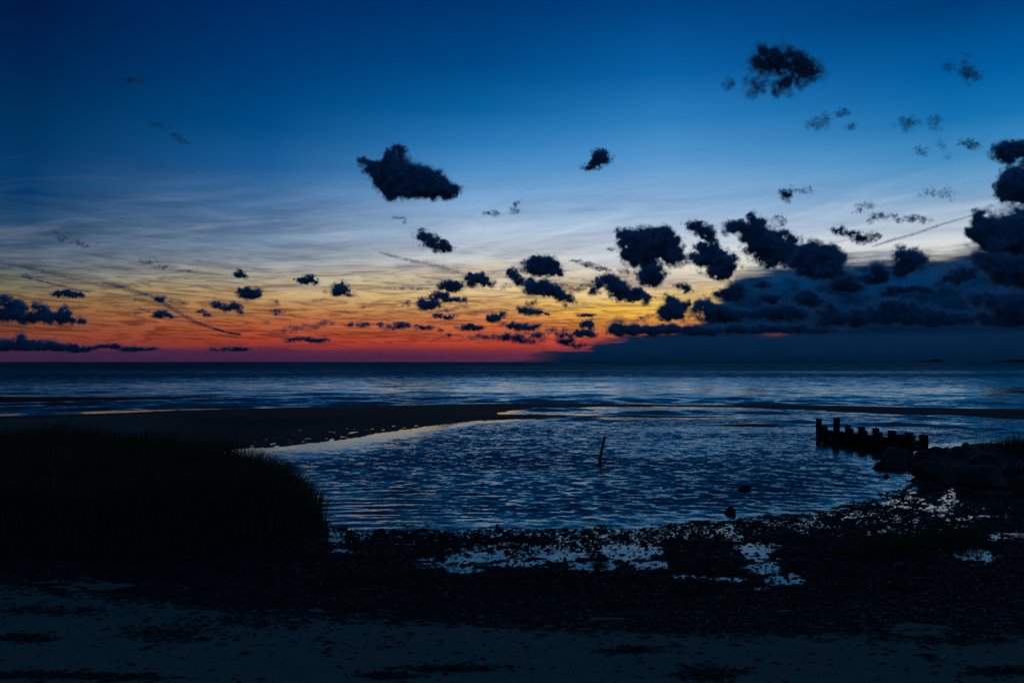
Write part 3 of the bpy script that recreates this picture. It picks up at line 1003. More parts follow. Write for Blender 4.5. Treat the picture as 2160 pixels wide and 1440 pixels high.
# weed on the wet flat
N = 150000
pxs = rs.uniform(560, 2300, N)
pys = rs.uniform(1000, 1300, N)
gx = np.array([ground(a, b_)[:2] for a, b_ in zip(pxs, pys)])
X, Y = gx[:, 0], gx[:, 1]
hz, snd, sm = terrain(X, Y)
nz = fbm(np.stack([X * 1.3, Y * 2.0, X * 0], -1), 3, 51)
pm = np.zeros(N)
for (cx, cy, rx, ry) in POOLS:
    pm = np.maximum(pm, np.exp(-(((pxs - cx) / rx) ** 2 + ((pys - cy) / ry) ** 2)))
prob = sstep(sm, -0.12, 0.15) * (0.15 + 0.9 * nz) * (1 - 0.86 * sstep(pm, 0.1, 0.7)) * (1 - 0.25 * sstep(pxs, 1750, 1950) * sstep(pys, 1110, 1070))
prob = prob * sstep(Y, 7.2, 8.5) * np.where((pxs > 1930) & (pys < 1035), 0.7, 1)
keep = rs.uniform(0, 1, N) < prob * 0.75
X, Y, hz = X[keep], Y[keep], hz[keep]
n = len(X)
bits("seaweed", X, Y, np.maximum(hz, 0.0) + 0.002, 0.007 + rs.gamma(2.0, 0.0055, n), rs.uniform(1.0, 1.8, n), 0.9, "torn dark seaweed strewn over the wet mud flat", rs)
# wrack line
N = 26000
pxs = rs.uniform(-200, 2360, N)
pys = np.interp(pxs, [-200, 0, 500, 1000, 1500, 2160, 2400], [1200, 1212, 1262, 1290, 1318, 1330, 1335]) + rs.normal(0, 1, N) * np.interp(pxs, [0, 1200, 2160], [16, 17, 14])
gx = np.array([ground(a, b_, 0.05)[:2] for a, b_ in zip(pxs, pys)])
X, Y = gx[:, 0], gx[:, 1]
hz, snd, sm = terrain(X, Y)
nz = fbm(np.stack([X * 0.9, Y * 3.0, X * 0], -1), 3, 61)
pm = np.zeros(N)
for (cx, cy, rx, ry) in POOLS:
    pm = np.maximum(pm, np.exp(-(((pxs - cx) / rx) ** 2 + ((pys - cy) / ry) ** 2)))
keep = (nz > 0.36) & (rs.uniform(0, 1, N) > 0.9 * pm)
X, Y, hz = X[keep], Y[keep], hz[keep]
n = len(X)
bits("seaweed_wrack", X, Y, hz + 0.003, rs.uniform(0.010, 0.030, n), rs.uniform(1.3, 3.2, n), 0.6, "dark line of washed-up seaweed wrack along the top of the mud", rs)
# flecks on the sand
N = 6000
pxs = rs.uniform(-60, 2220, N)
pys = rs.uniform(1240, 1470, N)
clumps = [(955, 1412, 110, 9), (820, 1432, 60, 7), (40, 1432, 130, 9), (240, 1434, 120, 8), (1490, 1425, 80, 18), (2110, 1430, 90, 12), (2020, 1355, 120, 12), (1330, 1372, 60, 8),
          (350, 1330, 110, 22), (520, 1300, 160, 20), (100, 1280, 180, 14), (60, 1345, 60, 10)]
ex = [rs.normal(0, 1, (420, 2)) * np.array([rx, ry]) * 0.5 + np.array([cx, cy]) for cx, cy, rx, ry in clumps]
ex = np.concatenate(ex)
nz0 = fbm(np.stack([pxs * 0.012, pys * 0.03, pxs * 0], -1), 3, 65)
kp = rs.uniform(0, 1, N) < 0.9 * sstep(nz0, 0.42, 0.70) * sstep(pys, 1440, 1300) + 0.10
pxs = np.concatenate([pxs[kp], ex[:, 0]])
pys = np.concatenate([pys[kp], ex[:, 1]])
gx = np.array([ground(a, b_, 0.12)[:2] for a, b_ in zip(pxs, pys)])
X, Y = gx[:, 0], gx[:, 1]
hz, snd, sm = terrain(X, Y)
n = len(X)
bits("sand_debris", X, Y, hz + 0.002, rs.gamma(2.2, 0.0042, n) + 0.003, rs.uniform(1.0, 3.0, n), 0.7, "dark scraps of weed scattered over the dry sand", rs)

# ------------------------------------------------------------------ clouds
def cloud_mat(name, alpha):
    m = bpy.data.materials.new(name)
    m.use_nodes = True
    t = NT(m.node_tree)
    d1 = t.n('ShaderNodeBsdfDiffuse')
    d1.inputs[0].default_value = (0.52, 0.80, 0.95, 1)
    d2 = t.n('ShaderNodeBsdfTranslucent')
    d2.inputs[0].default_value = (0.52, 0.80, 0.95, 1)
    mx = t.n('ShaderNodeMixShader')
    mx.inputs[0].default_value = 0.5
    t.t.links.new(d1.outputs[0], mx.inputs[1])
    t.t.links.new(d2.outputs[0], mx.inputs[2])
    out = mx
    if alpha < 1:
        tr = t.n('ShaderNodeBsdfTransparent')
        out = t.n('ShaderNodeMixShader')
        out.inputs[0].default_value = alpha
        t.t.links.new(tr.outputs[0], out.inputs[1])
        t.t.links.new(mx.outputs[0], out.inputs[2])
    o_ = t.n('ShaderNodeOutputMaterial')
    t.t.links.new(out.outputs[0], o_.inputs[0])
    return m


M_CLOUD = cloud_mat("cloud_body", 1.0)
M_VAPOUR = cloud_mat("cloud_vapour", 0.15)
M_MIST = cloud_mat("cloud_mist", 0.048)
M_TRAIL = cloud_mat("trail_vapour", 0.03)

OCT = np.array([[1, 0, 0], [-1, 0, 0], [0, 1, 0], [0, -1, 0], [0, 0, 1], [0, 0, -1]], float)
OCTF = np.array([[0, 2, 4], [2, 1, 4], [1, 3, 4], [3, 0, 4], [2, 0, 5], [1, 2, 5], [3, 1, 5], [0, 3, 5]])
TET = np.array([[1, 1, 1], [1, -1, -1], [-1, 1, -1], [-1, -1, 1]]) / math.sqrt(3)
TETF = np.array([[0, 1, 2], [0, 3, 1], [0, 2, 3], [1, 3, 2]])
_rs = np.random.RandomState(1)
ROTS = []
for _ in range(96):
    q, _r = np.linalg.qr(_rs.normal(size=(3, 3)))
    if np.linalg.det(q) < 0:
        q[:, 0] *= -1
    ROTS.append(q)
ROTS = np.array(ROTS)
BASE_ALT = 900.0
STATS = [0, 0]


def puffs(P, R, tmpl, faces, rs):
    k = rs.randint(0, len(ROTS), len(P))
    tv = np.einsum('vj,kij->kvi', tmpl, ROTS)            # all rotated templates
    V = tv[k] * R[:, None, None] + P[:, None, :]
    nv = len(tmpl)
    Fc = faces[None] + (np.arange(len(P)) * nv)[:, None, None]
    return V.reshape(-1, 3), Fc.reshape(-1, 3)


def cloud(label, blobs, dens=1.0, ragged=1.0, seed=None, name="cloud", cat="cloud", group="dark clouds of the evening sky", D=None, fuzz=1.0):
    blobs = np.array(blobs, float)
    seed = seed if seed is not None else int(blobs[0, 0] * 7 + blobs[0, 1]) % 9973
    rs = np.random.RandomState(seed)
    cx = (blobs[:, 0] - blobs[:, 2]).min() / 2 + (blobs[:, 0] + blobs[:, 2]).max() / 2
    cy = (blobs[:, 1] - blobs[:, 3]).min() / 2 + (blobs[:, 1] + blobs[:, 3]).max() / 2
    yb = (blobs[:, 1] + blobs[:, 3]).max()
    if D is None:
        D = float(np.clip(BASE_ALT / ((763 - yb) / F), 2200, 26000))
    s = D / F
    U, Vv = blobs[:, 0] - cx, cy - blobs[:, 1]
    rx, ry = blobs[:, 2], blobs[:, 3]
    if dens >= 1.0:
        rx, ry = rx * 1.10 + 0.5, ry * 1.10 + 0.5
    rm = np.minimum(rx, ry)
    rz = np.minimum(rx, 1.6 * ry) * 0.9
    W = rs.uniform(-0.25, 0.25, len(blobs)) * rz
    area = (math.pi * rx * ry).sum()
    scale = float(np.clip(np.sqrt((rx * ry).mean()), 3, 40))
    amp = ragged * min(0.42 * scale, 11.0)

    def field(p):
        wf = 1.0 / (1.1 * scale + 3.0)
        wp = np.stack([fbm(p * wf + seed + 31 * j, 3, seed + j) - 0.5 for j in range(3)], -1)
        p2 = p + wp * 2.7 * ragged * min(0.55 * scale, 12.0)
        acc = np.zeros(len(p))
        kk = 1.0 / (0.10 * scale + 0.6)
        for i in range(len(U)):
            q = np.sqrt(((p2[:, 0] - U[i]) / rx[i]) ** 2 + ((p2[:, 1] - Vv[i]) / ry[i]) ** 2 + ((p2[:, 2] - W[i]) / rz[i]) ** 2)
            acc += np.exp(np.clip((1 - q) * (0.3 * max(rx[i], ry[i]) + 0.7 * rm[i]) * kk, -30, 30))
        f = np.log(acc + 1e-12) / kk
        nz = fbm(p / (0.45 * scale + 2.0) + seed, 5, seed, 0.66) - 0.5
        return f + nz * 5.4 * amp

    def sample(nn, k):
        i = rs.choice(len(U), nn, p=(rx * ry) / (rx * ry).sum())
        v = rs.normal(size=(nn, 3))
        v /= np.linalg.norm(v, axis=1)[:, None]
        v *= (rs.uniform(0, 1, nn) ** (1 / 3.0) * k)[:, None]
        v[:, 2] *= 0.6
        return np.stack([U[i] + v[:, 0] * (rx[i] + 2), Vv[i] + v[:, 1] * (ry[i] + 2), W[i] + v[:, 2] * rz[i]], -1)

    Vs, Fs, Ms, off = [], [], [], 0

    def add(P, R, tmpl, faces, mi):
        nonlocal off
        if not len(P):
            return
        v, f = puffs(P, R, tmpl, faces, rs)
        Vs.append(v)
        Fs.append(f + off)
        Ms.append(np.full(len(f), mi, np.int32))
        off += len(v)

    # translucent vapour: soft overlapping wisps, dense inside, thinning outwards
    rv = float(np.clip(scale * 0.15, 1.7, 4.2))
    hs = 0.38 * scale + 2.0
    if dens >= 1.0:
        nn = int(area * 16.0 / rv ** 2 * fuzz + 400)
        p = sample(nn, 1.45)
        f = field(p)
        thick = 1.5 + 0.36 * scale
        hole = fbm(p / hs + 50, 4, seed + 3, 0.62)
        pv = sstep(f, -0.06 * scale - 0.4, thick) * (0.45 + 0.75 * sstep(hole, 0.30, 0.60)) * (f < 2.3 * thick)
        take = rs.uniform(0, 1, nn) < pv
        P = p[take & (f > 0.62 * thick)]
        add(P, rs.uniform(0.7, 1.3, len(P)) * rv, OCT, OCTF, 1)
        # the rim: many fainter wisps
        n2 = int(nn * 1.3)
        p = sample(n2, 1.4)
        f2 = field(p)
        hole = fbm(p / hs + 50, 4, seed + 3, 0.62)
        pr = sstep(f2, -0.12 * scale - 0.6, 1.05 * thick) * (0.20 + 0.95 * sstep(hole, 0.32, 0.62)) * (f2 < 0.85 * thick)
        P = p[rs.uniform(0, 1, n2) < pr]
        add(P, rs.uniform(0.9, 1.7, len(P)) * rv, OCT, OCTF, 2)
        nn, f = n2, f2
        pw = sstep(f, -0.60 * scale - 1.5, 0.2 * thick) * sstep(hole, 0.44, 0.68) * (f < 0.4 * thick) * 0.6
        P = p[rs.uniform(0, 1, nn) < pw]
        add(P, rs.uniform(0.7, 1.3, len(P)) * rv, OCT, OCTF, 2)
        nb = int(area * 0.30 + 60)
        p = sample(nb, 1.2)
        f = field(p)
        k2 = f > 1.35 * thick + 0.8
        add(p[k2], np.minimum(0.55 * f[k2], 1.5 + 0.12 * scale), ICO1[0], ICO1[1], 0)
    else:
        nn = int(area * 15.0 / rv ** 2 * fuzz + 400)
        p = sample(nn, 1.5)
        f = field(p)
        hole = fbm(p / hs + 50, 4, seed + 3, 0.62)
        pv = min(1.0, dens * 1.15) * sstep(f, -0.1 * scale - 1.0, 0.5 * scale + 2) * sstep(hole, 0.28, 0.64)
        P = p[rs.uniform(0, 1, nn) < pv]
        add(P, rs.uniform(1.0, 1.8, len(P)) * rv, OCT, OCTF, 2)
    if not Vs:
        return None
    Va = np.concatenate(Vs) * s
    Wd = Va[:, :1] * RIGHT + Va[:, 1:2] * UP + Va[:, 2:] * FWD
    o = mesh_obj(name, Wd, np.concatenate(Fs), M_CLOUD)
    o.data.materials.append(M_VAPOUR)
    o.data.materials.append(M_MIST)
    o.data.polygons.foreach_set('material_index', np.concatenate(Ms))
    c = CAMP + ray(cx, cy) * D
    o.location = c
    STATS[0] += 1
    STATS[1] += sum(len(x) for x in Fs)
    return tag(o, label, cat, group)


# --- left, low over the horizon
cloud("long dark cloud band with two heads, cut by the left edge above the orange glow",
      [(12, 638, 14, 11), (40, 650, 14, 11), (14, 667, 44, 15), (80, 642, 7, 8), (95, 651, 7, 6), (70, 666, 26, 11), (107, 668, 28, 11), (140, 664, 13, 14), (158, 676, 16, 6), (140, 680, 26, 6), (-40, 662, 40, 20)])
cloud("low cloud ridge with a small tower, on the purple haze at the left edge",
      [(41, 712, 7, 9), (45, 722, 16, 9), (8, 725, 20, 11), (70, 727, 24, 9), (100, 728, 15, 8), (120, 726, 12, 9), (150, 732, 25, 6), (20, 733, 60, 6), (90, 735, 70, 5), (180, 735, 22, 4), (-50, 730, 50, 12)], ragged=0.6)
cloud("flat cloud sliver right of the low ridge at the left", [(218, 732, 28, 4), (240, 728, 14, 3), (275, 735, 25, 4), (310, 737, 30, 3)], ragged=0.7)
cloud("thin row of tiny clouds resting on the purple haze left of centre", [(455, 737, 15, 3), (490, 736, 20, 4), (515, 737, 18, 3)], ragged=0.7)
cloud("small flat cloud above the long band at the left", [(141, 619, 22, 6), (120, 619, 12, 4), (162, 623, 14, 3)])
cloud("small dark cloud under the lower end of the short contrail", [(345, 663, 14, 6), (362, 668, 9, 4), (330, 666, 10, 4)])
cloud("pale cloud scrap left of the small dark one under the contrail", [(285, 661, 16, 4), (292, 668, 10, 2)], dens=0.7)
cloud("dark knot of cloud sitting on the long contrail", [(340, 632, 9, 5), (336, 629, 6, 4)])
cloud("faint cloud tatter right of the knot on the contrail", [(365, 634, 16, 6), (385, 638, 16, 4)], dens=0.45)
cloud("faint cloud tatter left of the knot on the contrail", [(292, 631, 14, 4)], dens=0.4)
cloud("small upright cloud hook at left of centre", [(504, 573, 6, 7), (503, 580, 10, 6), (513, 582, 10, 3)])
cloud("compact dark cloud under the upright hook", [(523, 613, 13, 7), (540, 617, 13, 8), (510, 613, 9, 6), (525, 622, 22, 7)])
cloud("ragged pair of dark puffs below the compact cloud", [(455, 640, 11, 7), (475, 648, 14, 7), (498, 646, 11, 8), (507, 654, 6, 6)])
cloud("very small cloud left of the ragged pair", [(424, 657, 10, 4), (440, 666, 6, 3)])
cloud("small grey cloud right of the ragged pair, upper of three", [(580, 638, 10, 6)], dens=0.6)
cloud("small grey cloud right of the ragged pair, middle of three", [(588, 661, 14, 7), (578, 656, 8, 4)], dens=0.8)
cloud("small grey cloud right of the ragged pair, lowest of three", [(560, 681, 10, 4)], dens=0.6)
cloud("broad topped small cloud right of the compact one", [(640, 591, 14, 6), (656, 587, 10, 8), (665, 592, 8, 6), (632, 590, 8, 5)])
cloud("faint scrap of cloud below the broad topped one", [(688, 614, 10, 5), (686, 628, 9, 5)], dens=0.35)
cloud("thin dark cloud streak low over the red band, left of centre", [(613, 717, 18, 4), (640, 717, 16, 3), (670, 718, 28, 4)], ragged=0.7)
# --- centre
cloud("small round dark cloud standing alone in the yellow band", [(720, 610, 15, 11), (722, 617, 20, 6), (712, 611, 9, 9)])
cloud("faint cloud curl under the round one", [(765, 647, 9, 6), (750, 660, 6, 4), (725, 655, 8, 3)], dens=0.6)
cloud("left piece of the thin cloud row over the red band", [(740, 683, 8, 4), (770, 685, 16, 4), (803, 685, 8, 5)], ragged=0.7)
cloud("middle and widest piece of the thin cloud row over the red band", [(842, 688, 26, 6)], ragged=0.8)
cloud("right piece of the thin cloud row over the red band", [(880, 689, 8, 5), (900, 691, 16, 4)], ragged=0.7)
cloud("tiny dot of cloud right of the thin row", [(929, 696, 4, 3)])
cloud("flat bottomed cloud under the end of the middle contrail", [(948, 600, 18, 9), (965, 606, 13, 6), (938, 606, 13, 6)])
cloud("dark wide cloud in the middle of the central cluster of three", [(932, 621, 17, 9), (952, 630, 22, 7), (915, 626, 10, 7), (976, 634, 8, 4)])
cloud("dark cloud at lower left of the central cluster of three", [(900, 643, 16, 10), (890, 638, 10, 8), (915, 642, 14, 9)])
cloud("ragged grey puff at the left end of the central cluster", [(863, 639, 8, 8), (850, 644, 6, 4)], dens=0.85)
cloud("pair of small dark puffs below the central cluster", [(925, 666, 9, 5), (948, 668, 12, 5)])
cloud("spiky dark cloud where the middle contrail ends", [(990, 576, 6, 6), (1003, 588, 16, 11), (1012, 582, 10, 9), (990, 597, 12, 7), (1028, 597, 15, 8)])
cloud("torn grey wisp right of the spiky dark cloud", [(1065, 605, 14, 8)], dens=0.75)
cloud("two lobed cloud above the flat lens shaped one", [(1043, 671, 12, 8), (1058, 664, 8, 8), (1036, 673, 9, 5)])
cloud("lens shaped dark cloud low over the red glow", [(985, 690, 22, 6), (1005, 692, 15, 5)], ragged=0.7)
cloud("long dark cloud right of the lens shaped one", [(1075, 686, 14, 5), (1105, 690, 22, 8), (1128, 688, 14, 5)], ragged=0.8)
cloud("faint purple streak of cloud under the lens shaped one", [(1020, 711, 22, 5), (985, 714, 10, 3)], dens=0.7)
cloud("two low puffs under the long dark cloud", [(1072, 709, 10, 6), (1095, 710, 8, 5)])
cloud("dome shaped puff right of the two low ones", [(1131, 705, 20, 6)])
cloud("tiny dark cloud with a tail low over the red glow", [(947, 706, 5, 4)])
cloud("fluffy open cloud, upper of the tall group at centre", [(1128, 560, 24, 14), (1148, 552, 20, 12), (1165, 562, 16, 14), (1180, 574, 7, 12), (1145, 571, 30, 10)], fuzz=1.5)
cloud("small torn cloud at the left shoulder of the tall group", [(1078, 568, 7, 9), (1086, 582, 11, 10), (1098, 594, 12, 9)])
cloud("biggest solid cloud of the tall group at centre", [(1115, 597, 12, 8), (1130, 610, 24, 12), (1150, 604, 18, 14), (1170, 612, 24, 12), (1186, 625, 16, 11), (1197, 637, 12, 8)])
cloud("small cloud hanging under the tall group", [(1125, 635, 14, 7), (1112, 640, 8, 5)], dens=0.95)
cloud("narrow pointed cloud below the tall group", [(1102, 654, 14, 7), (1123, 659, 20, 6), (1150, 661, 16, 2.5)], ragged=0.7)
cloud("upper lobe of the small dark pair right of the red glow", [(1241, 681, 12, 9), (1228, 684, 8, 5), (1248, 690, 7, 7)])
cloud("lower lobe of the small dark pair right of the red glow", [(1236, 701, 16, 7), (1218, 705, 16, 5), (1250, 703, 10, 5)])
cloud("thin dark streak across the yellow glow", [(1232, 665, 16, 3), (1250, 664, 8, 1.5)], ragged=0.5)
cloud("faint scrap left of the small dark pair", [(1192, 695, 8, 5)], dens=0.5)
cloud("smooth grey lens of cloud left of the great upper cumulus", [(1215, 550, 16, 4), (1240, 558, 20, 6), (1265, 566, 18, 6), (1285, 572, 12, 4)], dens=0.75, ragged=0.4, fuzz=1.6)
# --- above
cloud("large lone dark cloud high in the blue left of centre",
      [(832, 325, 14, 13), (843, 319, 9, 11), (832, 345, 24, 20), (802, 365, 22, 17), (785, 358, 13, 12), (850, 370, 48, 26), (890, 381, 42, 24), (870, 400, 58, 17), (920, 391, 28, 20), (944, 398, 20, 14), (825, 395, 25, 17), (775, 345, 7, 8), (763, 341, 5, 5)])
cloud("small comma shaped cloud alone right of the large lone one", [(1262, 327, 13, 10), (1275, 337, 18, 9), (1244, 352, 17, 5), (1256, 345, 14, 7)])
cloud("oval dark cloud below the large lone one", [(893, 500, 17, 11), (910, 510, 20, 12), (929, 521, 15, 10), (947, 522, 9, 9)])
cloud("thin small cloud left of the oval one", [(840, 461, 14, 5), (856, 468, 11, 4)], dens=0.9)
cloud("left one of two faint blue puffs at centre", [(1031, 448, 12, 5), (1043, 449, 10, 7)], dens=0.8)
cloud("right one of two faint blue puffs at centre", [(1087, 445, 14, 10), (1090, 428, 9, 5)], dens=0.8)
cloud("large translucent broken cloud highest at the upper right",
      [(1610, 105, 22, 16), (1645, 105, 24, 15), (1600, 140, 26, 24), (1640, 135, 36, 28), (1700, 140, 42, 22), (1680, 122, 24, 16), (1595, 185, 26, 20), (1650, 190, 26, 24), (1700, 168, 38, 16), (1535, 178, 10, 14)], dens=0.85, fuzz=1.3)
cloud("translucent cloud at the far upper right", [(2040, 121, 14, 8), (2034, 148, 26, 12), (2055, 160, 20, 15), (2000, 138, 12, 8)], dens=0.65)
cloud("blue cloud shreds under the large broken cloud", [(1728, 258, 32, 14), (1775, 238, 28, 10), (1795, 265, 16, 8)], dens=0.6)
cloud("blue cloud with two lobes right of the shreds", [(1915, 262, 28, 14), (1975, 258, 22, 12)], dens=0.6)
cloud("very faint blue scraps under the two lobed cloud", [(1945, 320, 17, 14), (1985, 303, 14, 12), (1998, 328, 12, 8)], dens=0.35)
cloud("small blue cloud left of the cloud at the right edge", [(2038, 300, 16, 11), (2056, 305, 14, 8)], dens=0.65)
cloud("dark blue cloud cut by the right edge, uppermost of the stack", [(2122, 318, 22, 15), (2145, 323, 24, 17), (2180, 318, 30, 17)])
cloud("big dark cloud cut by the right edge, second of the stack", [(2132, 385, 24, 22), (2152, 368, 22, 22), (2165, 400, 38, 32), (2122, 410, 18, 14), (2108, 400, 9, 9), (2210, 390, 40, 40)])
cloud("biggest dark cloud cut by the right edge, third of the stack",
      [(2072, 480, 20, 24), (2108, 480, 38, 32), (2150, 490, 40, 42), (2060, 500, 16, 20), (2102, 515, 38, 20), (2160, 462, 38, 18), (2062, 455, 10, 10), (2210, 490, 50, 42)])
cloud("small blue cloud left of the grey streaks at right", [(1662, 410, 13, 17), (1655, 402, 10, 9)], dens=0.95)
cloud("faint puff right of the small blue cloud by the streaks", [(1703, 402, 14, 8), (1680, 404, 8, 5)], dens=0.6)
cloud("faint torn cloud over the right hand contrail", [(1955, 405, 18, 12), (1997, 408, 20, 12)], dens=0.4)
cloud("grey shred above the flat cloud near the right contrail", [(1830, 435, 30, 9), (1810, 448, 10, 6)], dens=0.4)
cloud("flat blue cloud over the white gap, above the right contrail", [(1850, 455, 14, 10), (1880, 458, 16, 7), (1915, 462, 24, 8), (1950, 463, 20, 8), (1836, 465, 8, 7)], dens=0.8)
cloud("dark ragged cloud at the lower end of the right contrail", [(1768, 485, 17, 9), (1795, 492, 22, 10), (1815, 505, 17, 11), (1840, 500, 18, 7)], dens=0.97, fuzz=1.6)
cloud("faint dark streak high at the upper left", [(235, 170, 42, 5), (285, 168, 24, 8)], dens=0.5, ragged=0.5)
cloud("faint slanting shred at the upper left", [(335, 265, 24, 8), (370, 285, 16, 11), (390, 300, 12, 6)], dens=0.4)
cloud("faint blue shred at the left, above the contrails", [(118, 490, 8, 6), (130, 503, 12, 9), (165, 513, 14, 5), (180, 520, 10, 4), (205, 518, 3, 4)], dens=0.5)
cloud("tiny cloud at the upper end of the short contrail", [(60, 585, 8, 5), (50, 580, 5, 3)], dens=0.7)
# --- the right hand mass
cloud("great upper cumulus left of the dark mass",
      [(1318, 500, 16, 16), (1350, 512, 30, 26), (1385, 505, 26, 22), (1360, 535, 42, 20), (1415, 515, 20, 24), (1425, 540, 18, 18), (1340, 545, 20, 13), (1372, 490, 13, 9), (1400, 490, 13, 11)], fuzz=1.3)
cloud("hanging column of cloud under the great upper cumulus", [(1375, 566, 22, 18), (1360, 586, 18, 16), (1380, 596, 15, 11), (1395, 580, 13, 13)])
cloud("small torn bit at the left of the great upper cumulus", [(1290, 525, 9, 5)], dens=0.8)
cloud("slanting dark cloud between the yellow glow and the great cumulus",
      [(1262, 598, 12, 11), (1285, 590, 20, 11), (1300, 605, 24, 14), (1320, 616, 22, 12), (1345, 626, 22, 12), (1365, 632, 12, 10), (1302, 628, 11, 6), (1254, 614, 9, 9)])
cloud("soft grey puff joining the great cumulus to the slanting cloud", [(1318, 574, 15, 10)], dens=0.85)
cloud("dark crescent shaped cloud right of the great cumulus top", [(1464, 475, 18, 10), (1484, 488, 18, 13), (1499, 500, 12, 9)])
cloud("heavy dark cloud under the crescent, right of the great cumulus",
      [(1480, 517, 15, 9), (1500, 513, 11, 9), (1472, 544, 22, 14), (1500, 535, 26, 18), (1525, 550, 24, 16), (1545, 562, 14, 13), (1510, 570, 28, 12), (1520, 580, 26, 9)])
cloud("arched dark cloud with a curled top, crest of the right mass",
      [(1540, 480, 20, 12), (1570, 478, 22, 11), (1590, 490, 26, 18), (1620, 505, 32, 25), (1652, 518, 24, 22), (1632, 537, 36, 21), (1606, 515, 30, 17), (1592, 457, 12, 9), (1610, 466, 12, 9)])
cloud("torn wisp curling off the crest of the right mass", [(1650, 468, 10, 14), (1636, 462, 12, 5)], dens=0.7)
cloud("massive dark cloud right of the arched crest", [(1700, 530, 26, 21), (1688, 550, 34, 21), (1740, 535, 22, 19), (1747, 555, 32, 23), (1720, 570, 44, 17), (1765, 548, 14, 17)])
cloud("small dark cloud in the orange gap under the heavy cloud", [(1440, 605, 13, 7), (1451, 612, 9, 4)])
cloud("towered dark cloud left end of the lower right mass", [(1415, 632, 12, 12), (1425, 650, 28, 14), (1420, 668, 26, 9), (1405, 655, 14, 14), (1445, 645, 12, 9)], ragged=0.8)
cloud("broad dark cloud right of the towered one", [(1485, 640, 16, 14), (1500, 655, 32, 16), (1535, 660, 24, 14), (1515, 672, 38, 7)], ragged=0.8)
cloud("dark triangular cloud inside the right mass", [(1550, 605, 18, 12), (1550, 620, 34, 12), (1525, 618, 16, 11)], ragged=0.8)
cloud("small cloud inside the mass right of the triangular one, upper", [(1610, 600, 18, 9)], ragged=0.8)
cloud("flat cloud inside the mass right of the triangular one, lower", [(1620, 625, 24, 9), (1640, 632, 14, 5)], ragged=0.8)
cloud("lone dark peaked cloud in front of the right mass", [(1850, 570, 18, 16), (1845, 588, 34, 8), (1865, 580, 12, 12)], ragged=0.7)
cloud("towering dark cloud rising into the white gap at right", [(1900, 530, 12, 10), (1920, 545, 28, 18), (1910, 560, 20, 18), (1940, 548, 12, 10), (1900, 578, 12, 10)], ragged=0.8)
cloud("flat dark cloud under the peaked and towering ones", [(1890, 608, 28, 8), (1945, 612, 32, 8), (1870, 620, 22, 7)], ragged=0.7)
cloud("long dark cloud floor low in the right mass", [(1742, 640, 20, 18), (1760, 670, 48, 16), (1840, 668, 58, 17), (1930, 664, 58, 19), (2000, 676, 58, 12), (1880, 642, 38, 12)], ragged=0.8)
cloud("dark cloud low in the mass cut by the right edge", [(2055, 632, 24, 16), (2130, 640, 48, 26), (2110, 673, 58, 12), (2180, 660, 50, 28)], ragged=0.7)
cloud("flat shelf of cloud along the foot of the right mass",
      [(1300, 696, 24, 11), (1340, 697, 40, 11), (1400, 697, 60, 9), (1480, 695, 60, 10), (1560, 693, 60, 9), (1660, 690, 60, 9), (1308, 679, 18, 4), (1735, 692, 40, 8)], ragged=0.5)
cloud("faint dark scrap over the shelf beside the orange gap", [(1365, 668, 18, 7), (1345, 675, 12, 4)], dens=0.6)


cloud("round topped billow between the massive and the peaked cloud", [(1790, 590, 22, 16), (1770, 600, 26, 12), (1805, 606, 30, 10)], ragged=0.8)
cloud("broad billow low in the right mass under the triangular cloud", [(1600, 662, 40, 14), (1650, 655, 30, 18), (1690, 665, 34, 12)], ragged=0.8)
cloud("soft billow between the towering cloud and the right edge", [(2010, 585, 30, 18), (2040, 575, 22, 18), (1985, 597, 26, 10)], ragged=0.8, dens=0.97, fuzz=1.3)
cloud("dark underside of the stack of clouds at the right edge", [(2110, 560, 46, 24), (2165, 575, 40, 34), (2075, 548, 22, 14), (2130, 590, 40, 18)], ragged=0.9)
cloud("small billow rising behind the long dark cloud floor", [(1690, 628, 18, 12), (1706, 618, 12, 10), (1720, 634, 22, 9)], ragged=0.8)


cloud("faint purple haze patch low over the red band at centre", [(1060, 714, 60, 7), (1110, 720, 50, 6), (1010, 708, 34, 4)], dens=0.55, ragged=0.6, fuzz=1.3)
cloud("dark purple plume of cloud at the right end of the red band", [(1185, 704, 22, 10), (1195, 718, 26, 9), (1215, 728, 34, 7), (1168, 694, 16, 6)], dens=0.8, ragged=0.7, fuzz=1.4)
cloud("smooth brown streak of cloud between the tall group and the slanting cloud", [(1180, 600, 22, 4), (1215, 610, 26, 5), (1238, 601, 20, 4), (1260, 592, 14, 3)], dens=0.7, ragged=0.4, fuzz=1.5)
cloud("thin brown streak left of the flat bottomed cloud", [(850, 608, 24, 3), (890, 609, 26, 3)], dens=0.45, ragged=0.4, fuzz=1.4)
cloud("thin brown streak right of the central cluster", [(970, 648, 26, 4), (1010, 655, 26, 3), (940, 655, 20, 5)], dens=0.5, ragged=0.4, fuzz=1.4)
cloud("broad brownish streak of cloud in the orange left of the round cloud", [(640, 690, 44, 7), (690, 680, 36, 6), (600, 700, 30, 5)], dens=0.38, ragged=0.5, fuzz=1.4)
cloud("grey lens of cloud in the pale sky above the bold contrail", [(310, 552, 30, 5), (350, 562, 34, 6), (395, 572, 22, 4)], dens=0.4, ragged=0.4, fuzz=1.5)


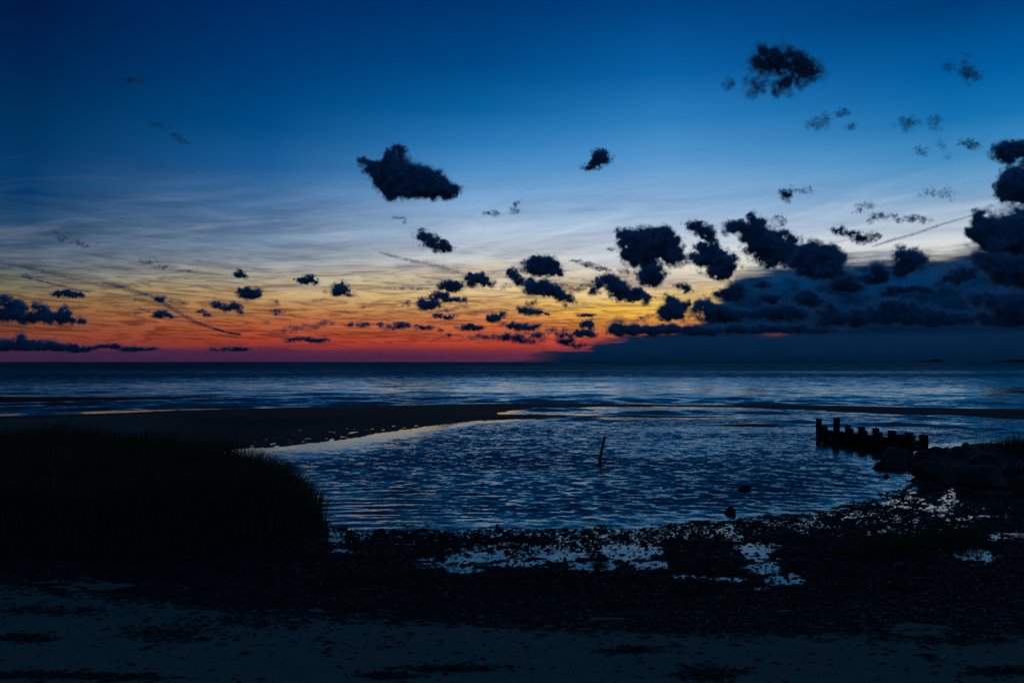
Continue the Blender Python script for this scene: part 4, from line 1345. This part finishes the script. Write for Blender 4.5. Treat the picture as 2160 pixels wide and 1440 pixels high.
# contrails: thin curved trails of vapour far off
def contrail(label, pts, wid, D, dens, seed):
    rs = np.random.RandomState(seed)
    pts = np.array(pts, float)
    tt = np.linspace(0, len(pts) - 1, 400)
    # smooth (Catmull-Rom)
    i = np.clip(tt.astype(int), 0, len(pts) - 2)
    f = (tt - i)[:, None]
    p0, p1, p2, p3 = pts[np.maximum(i - 1, 0)], pts[i], pts[i + 1], pts[np.minimum(i + 2, len(pts) - 1)]
    C = 0.5 * (2 * p1 + (p2 - p0) * f + (2 * p0 - 5 * p1 + 4 * p2 - p3) * f ** 2 + (3 * p1 - p0 - 3 * p2 + p3) * f ** 3)
    L = np.linalg.norm(np.diff(pts, axis=0), axis=1).sum()
    n = int(L * dens * 2.0)
    k = rs.uniform(0, 399, n)
    wt = np.interp(k / 399.0, [0, 0.15, 0.6, 1.0], wid)
    q = np.stack([np.interp(k, np.arange(400), C[:, j]) for j in (0, 1)], -1)
    off = rs.normal(0, 0.62, (n, 3)) * wt[:, None]
    off[:, 0] *= 1.5
    clump = vnoise(np.stack([k * L / 400 / 9.0, k * 0, k * 0], -1), seed)
    keep = rs.uniform(0, 1, n) < (0.55 + 0.5 * clump) * np.interp(k / 399.0, [0, 0.12, 0.9, 1.0], [0.1, 1, 1, 0.35])
    q, off = q[keep], off[keep]
    cx, cy = pts.mean(axis=0)
    s = D / F
    P = np.stack([q[:, 0] - cx + off[:, 0], cy - q[:, 1] + off[:, 1], off[:, 2]], -1)
    v, f_ = puffs(P, rs.uniform(1.3, 2.6, len(P)), OCT, OCTF, rs)
    v = v * s
    Wd = v[:, :1] * RIGHT + v[:, 1:2] * UP + v[:, 2:] * FWD
    o = mesh_obj("contrail", Wd, f_, M_TRAIL)
    o.location = CAMP + ray(cx, cy) * D
    return tag(o, label, "contrail", "contrails in the evening sky")


contrail("long bold contrail sinking to the horizon at left", [(215, 595), (265, 607), (325, 628), (370, 655), (420, 682), (470, 698), (508, 706)], [1.8, 3.2, 3.4, 1.2], 30000, 9, 5)
contrail("short thin contrail near the left edge", [(48, 585), (90, 593), (140, 606), (190, 616)], [0.8, 1.0, 1.2, 0.8], 30000, 4, 6)
contrail("faint wide contrail above the bold one", [(-60, 546), (5, 555), (70, 566), (130, 582), (190, 596), (250, 607), (300, 622)], [2.0, 3.5, 4.5, 3.5], 30000, 4.0, 7)
contrail("contrail ending at the spiky cloud in the centre", [(800, 532), (850, 546), (900, 556), (940, 566), (985, 580)], [2.0, 3.0, 4.5, 4.0], 30000, 7, 8)
contrail("thin rising contrail over the white gap at right", [(1838, 521), (1880, 507), (1930, 493), (1985, 474), (2050, 455)], [2.0, 2.2, 2.2, 2.0], 30000, 4, 9)
contrail("tiny contrail stub low in the orange at left", [(290, 648), (310, 656), (335, 662)], [1.5, 1.2, 0.8, 0.6], 30000, 3, 10)
contrail("tiny contrail behind the dot of cloud over the red glow", [(905, 722), (925, 714), (947, 706)], [0.8, 0.9, 1.0, 1.0], 30000, 3, 11)
print("clouds", STATS, sum(len(o.data.polygons) for o in COL.objects if o.type == 'MESH'))
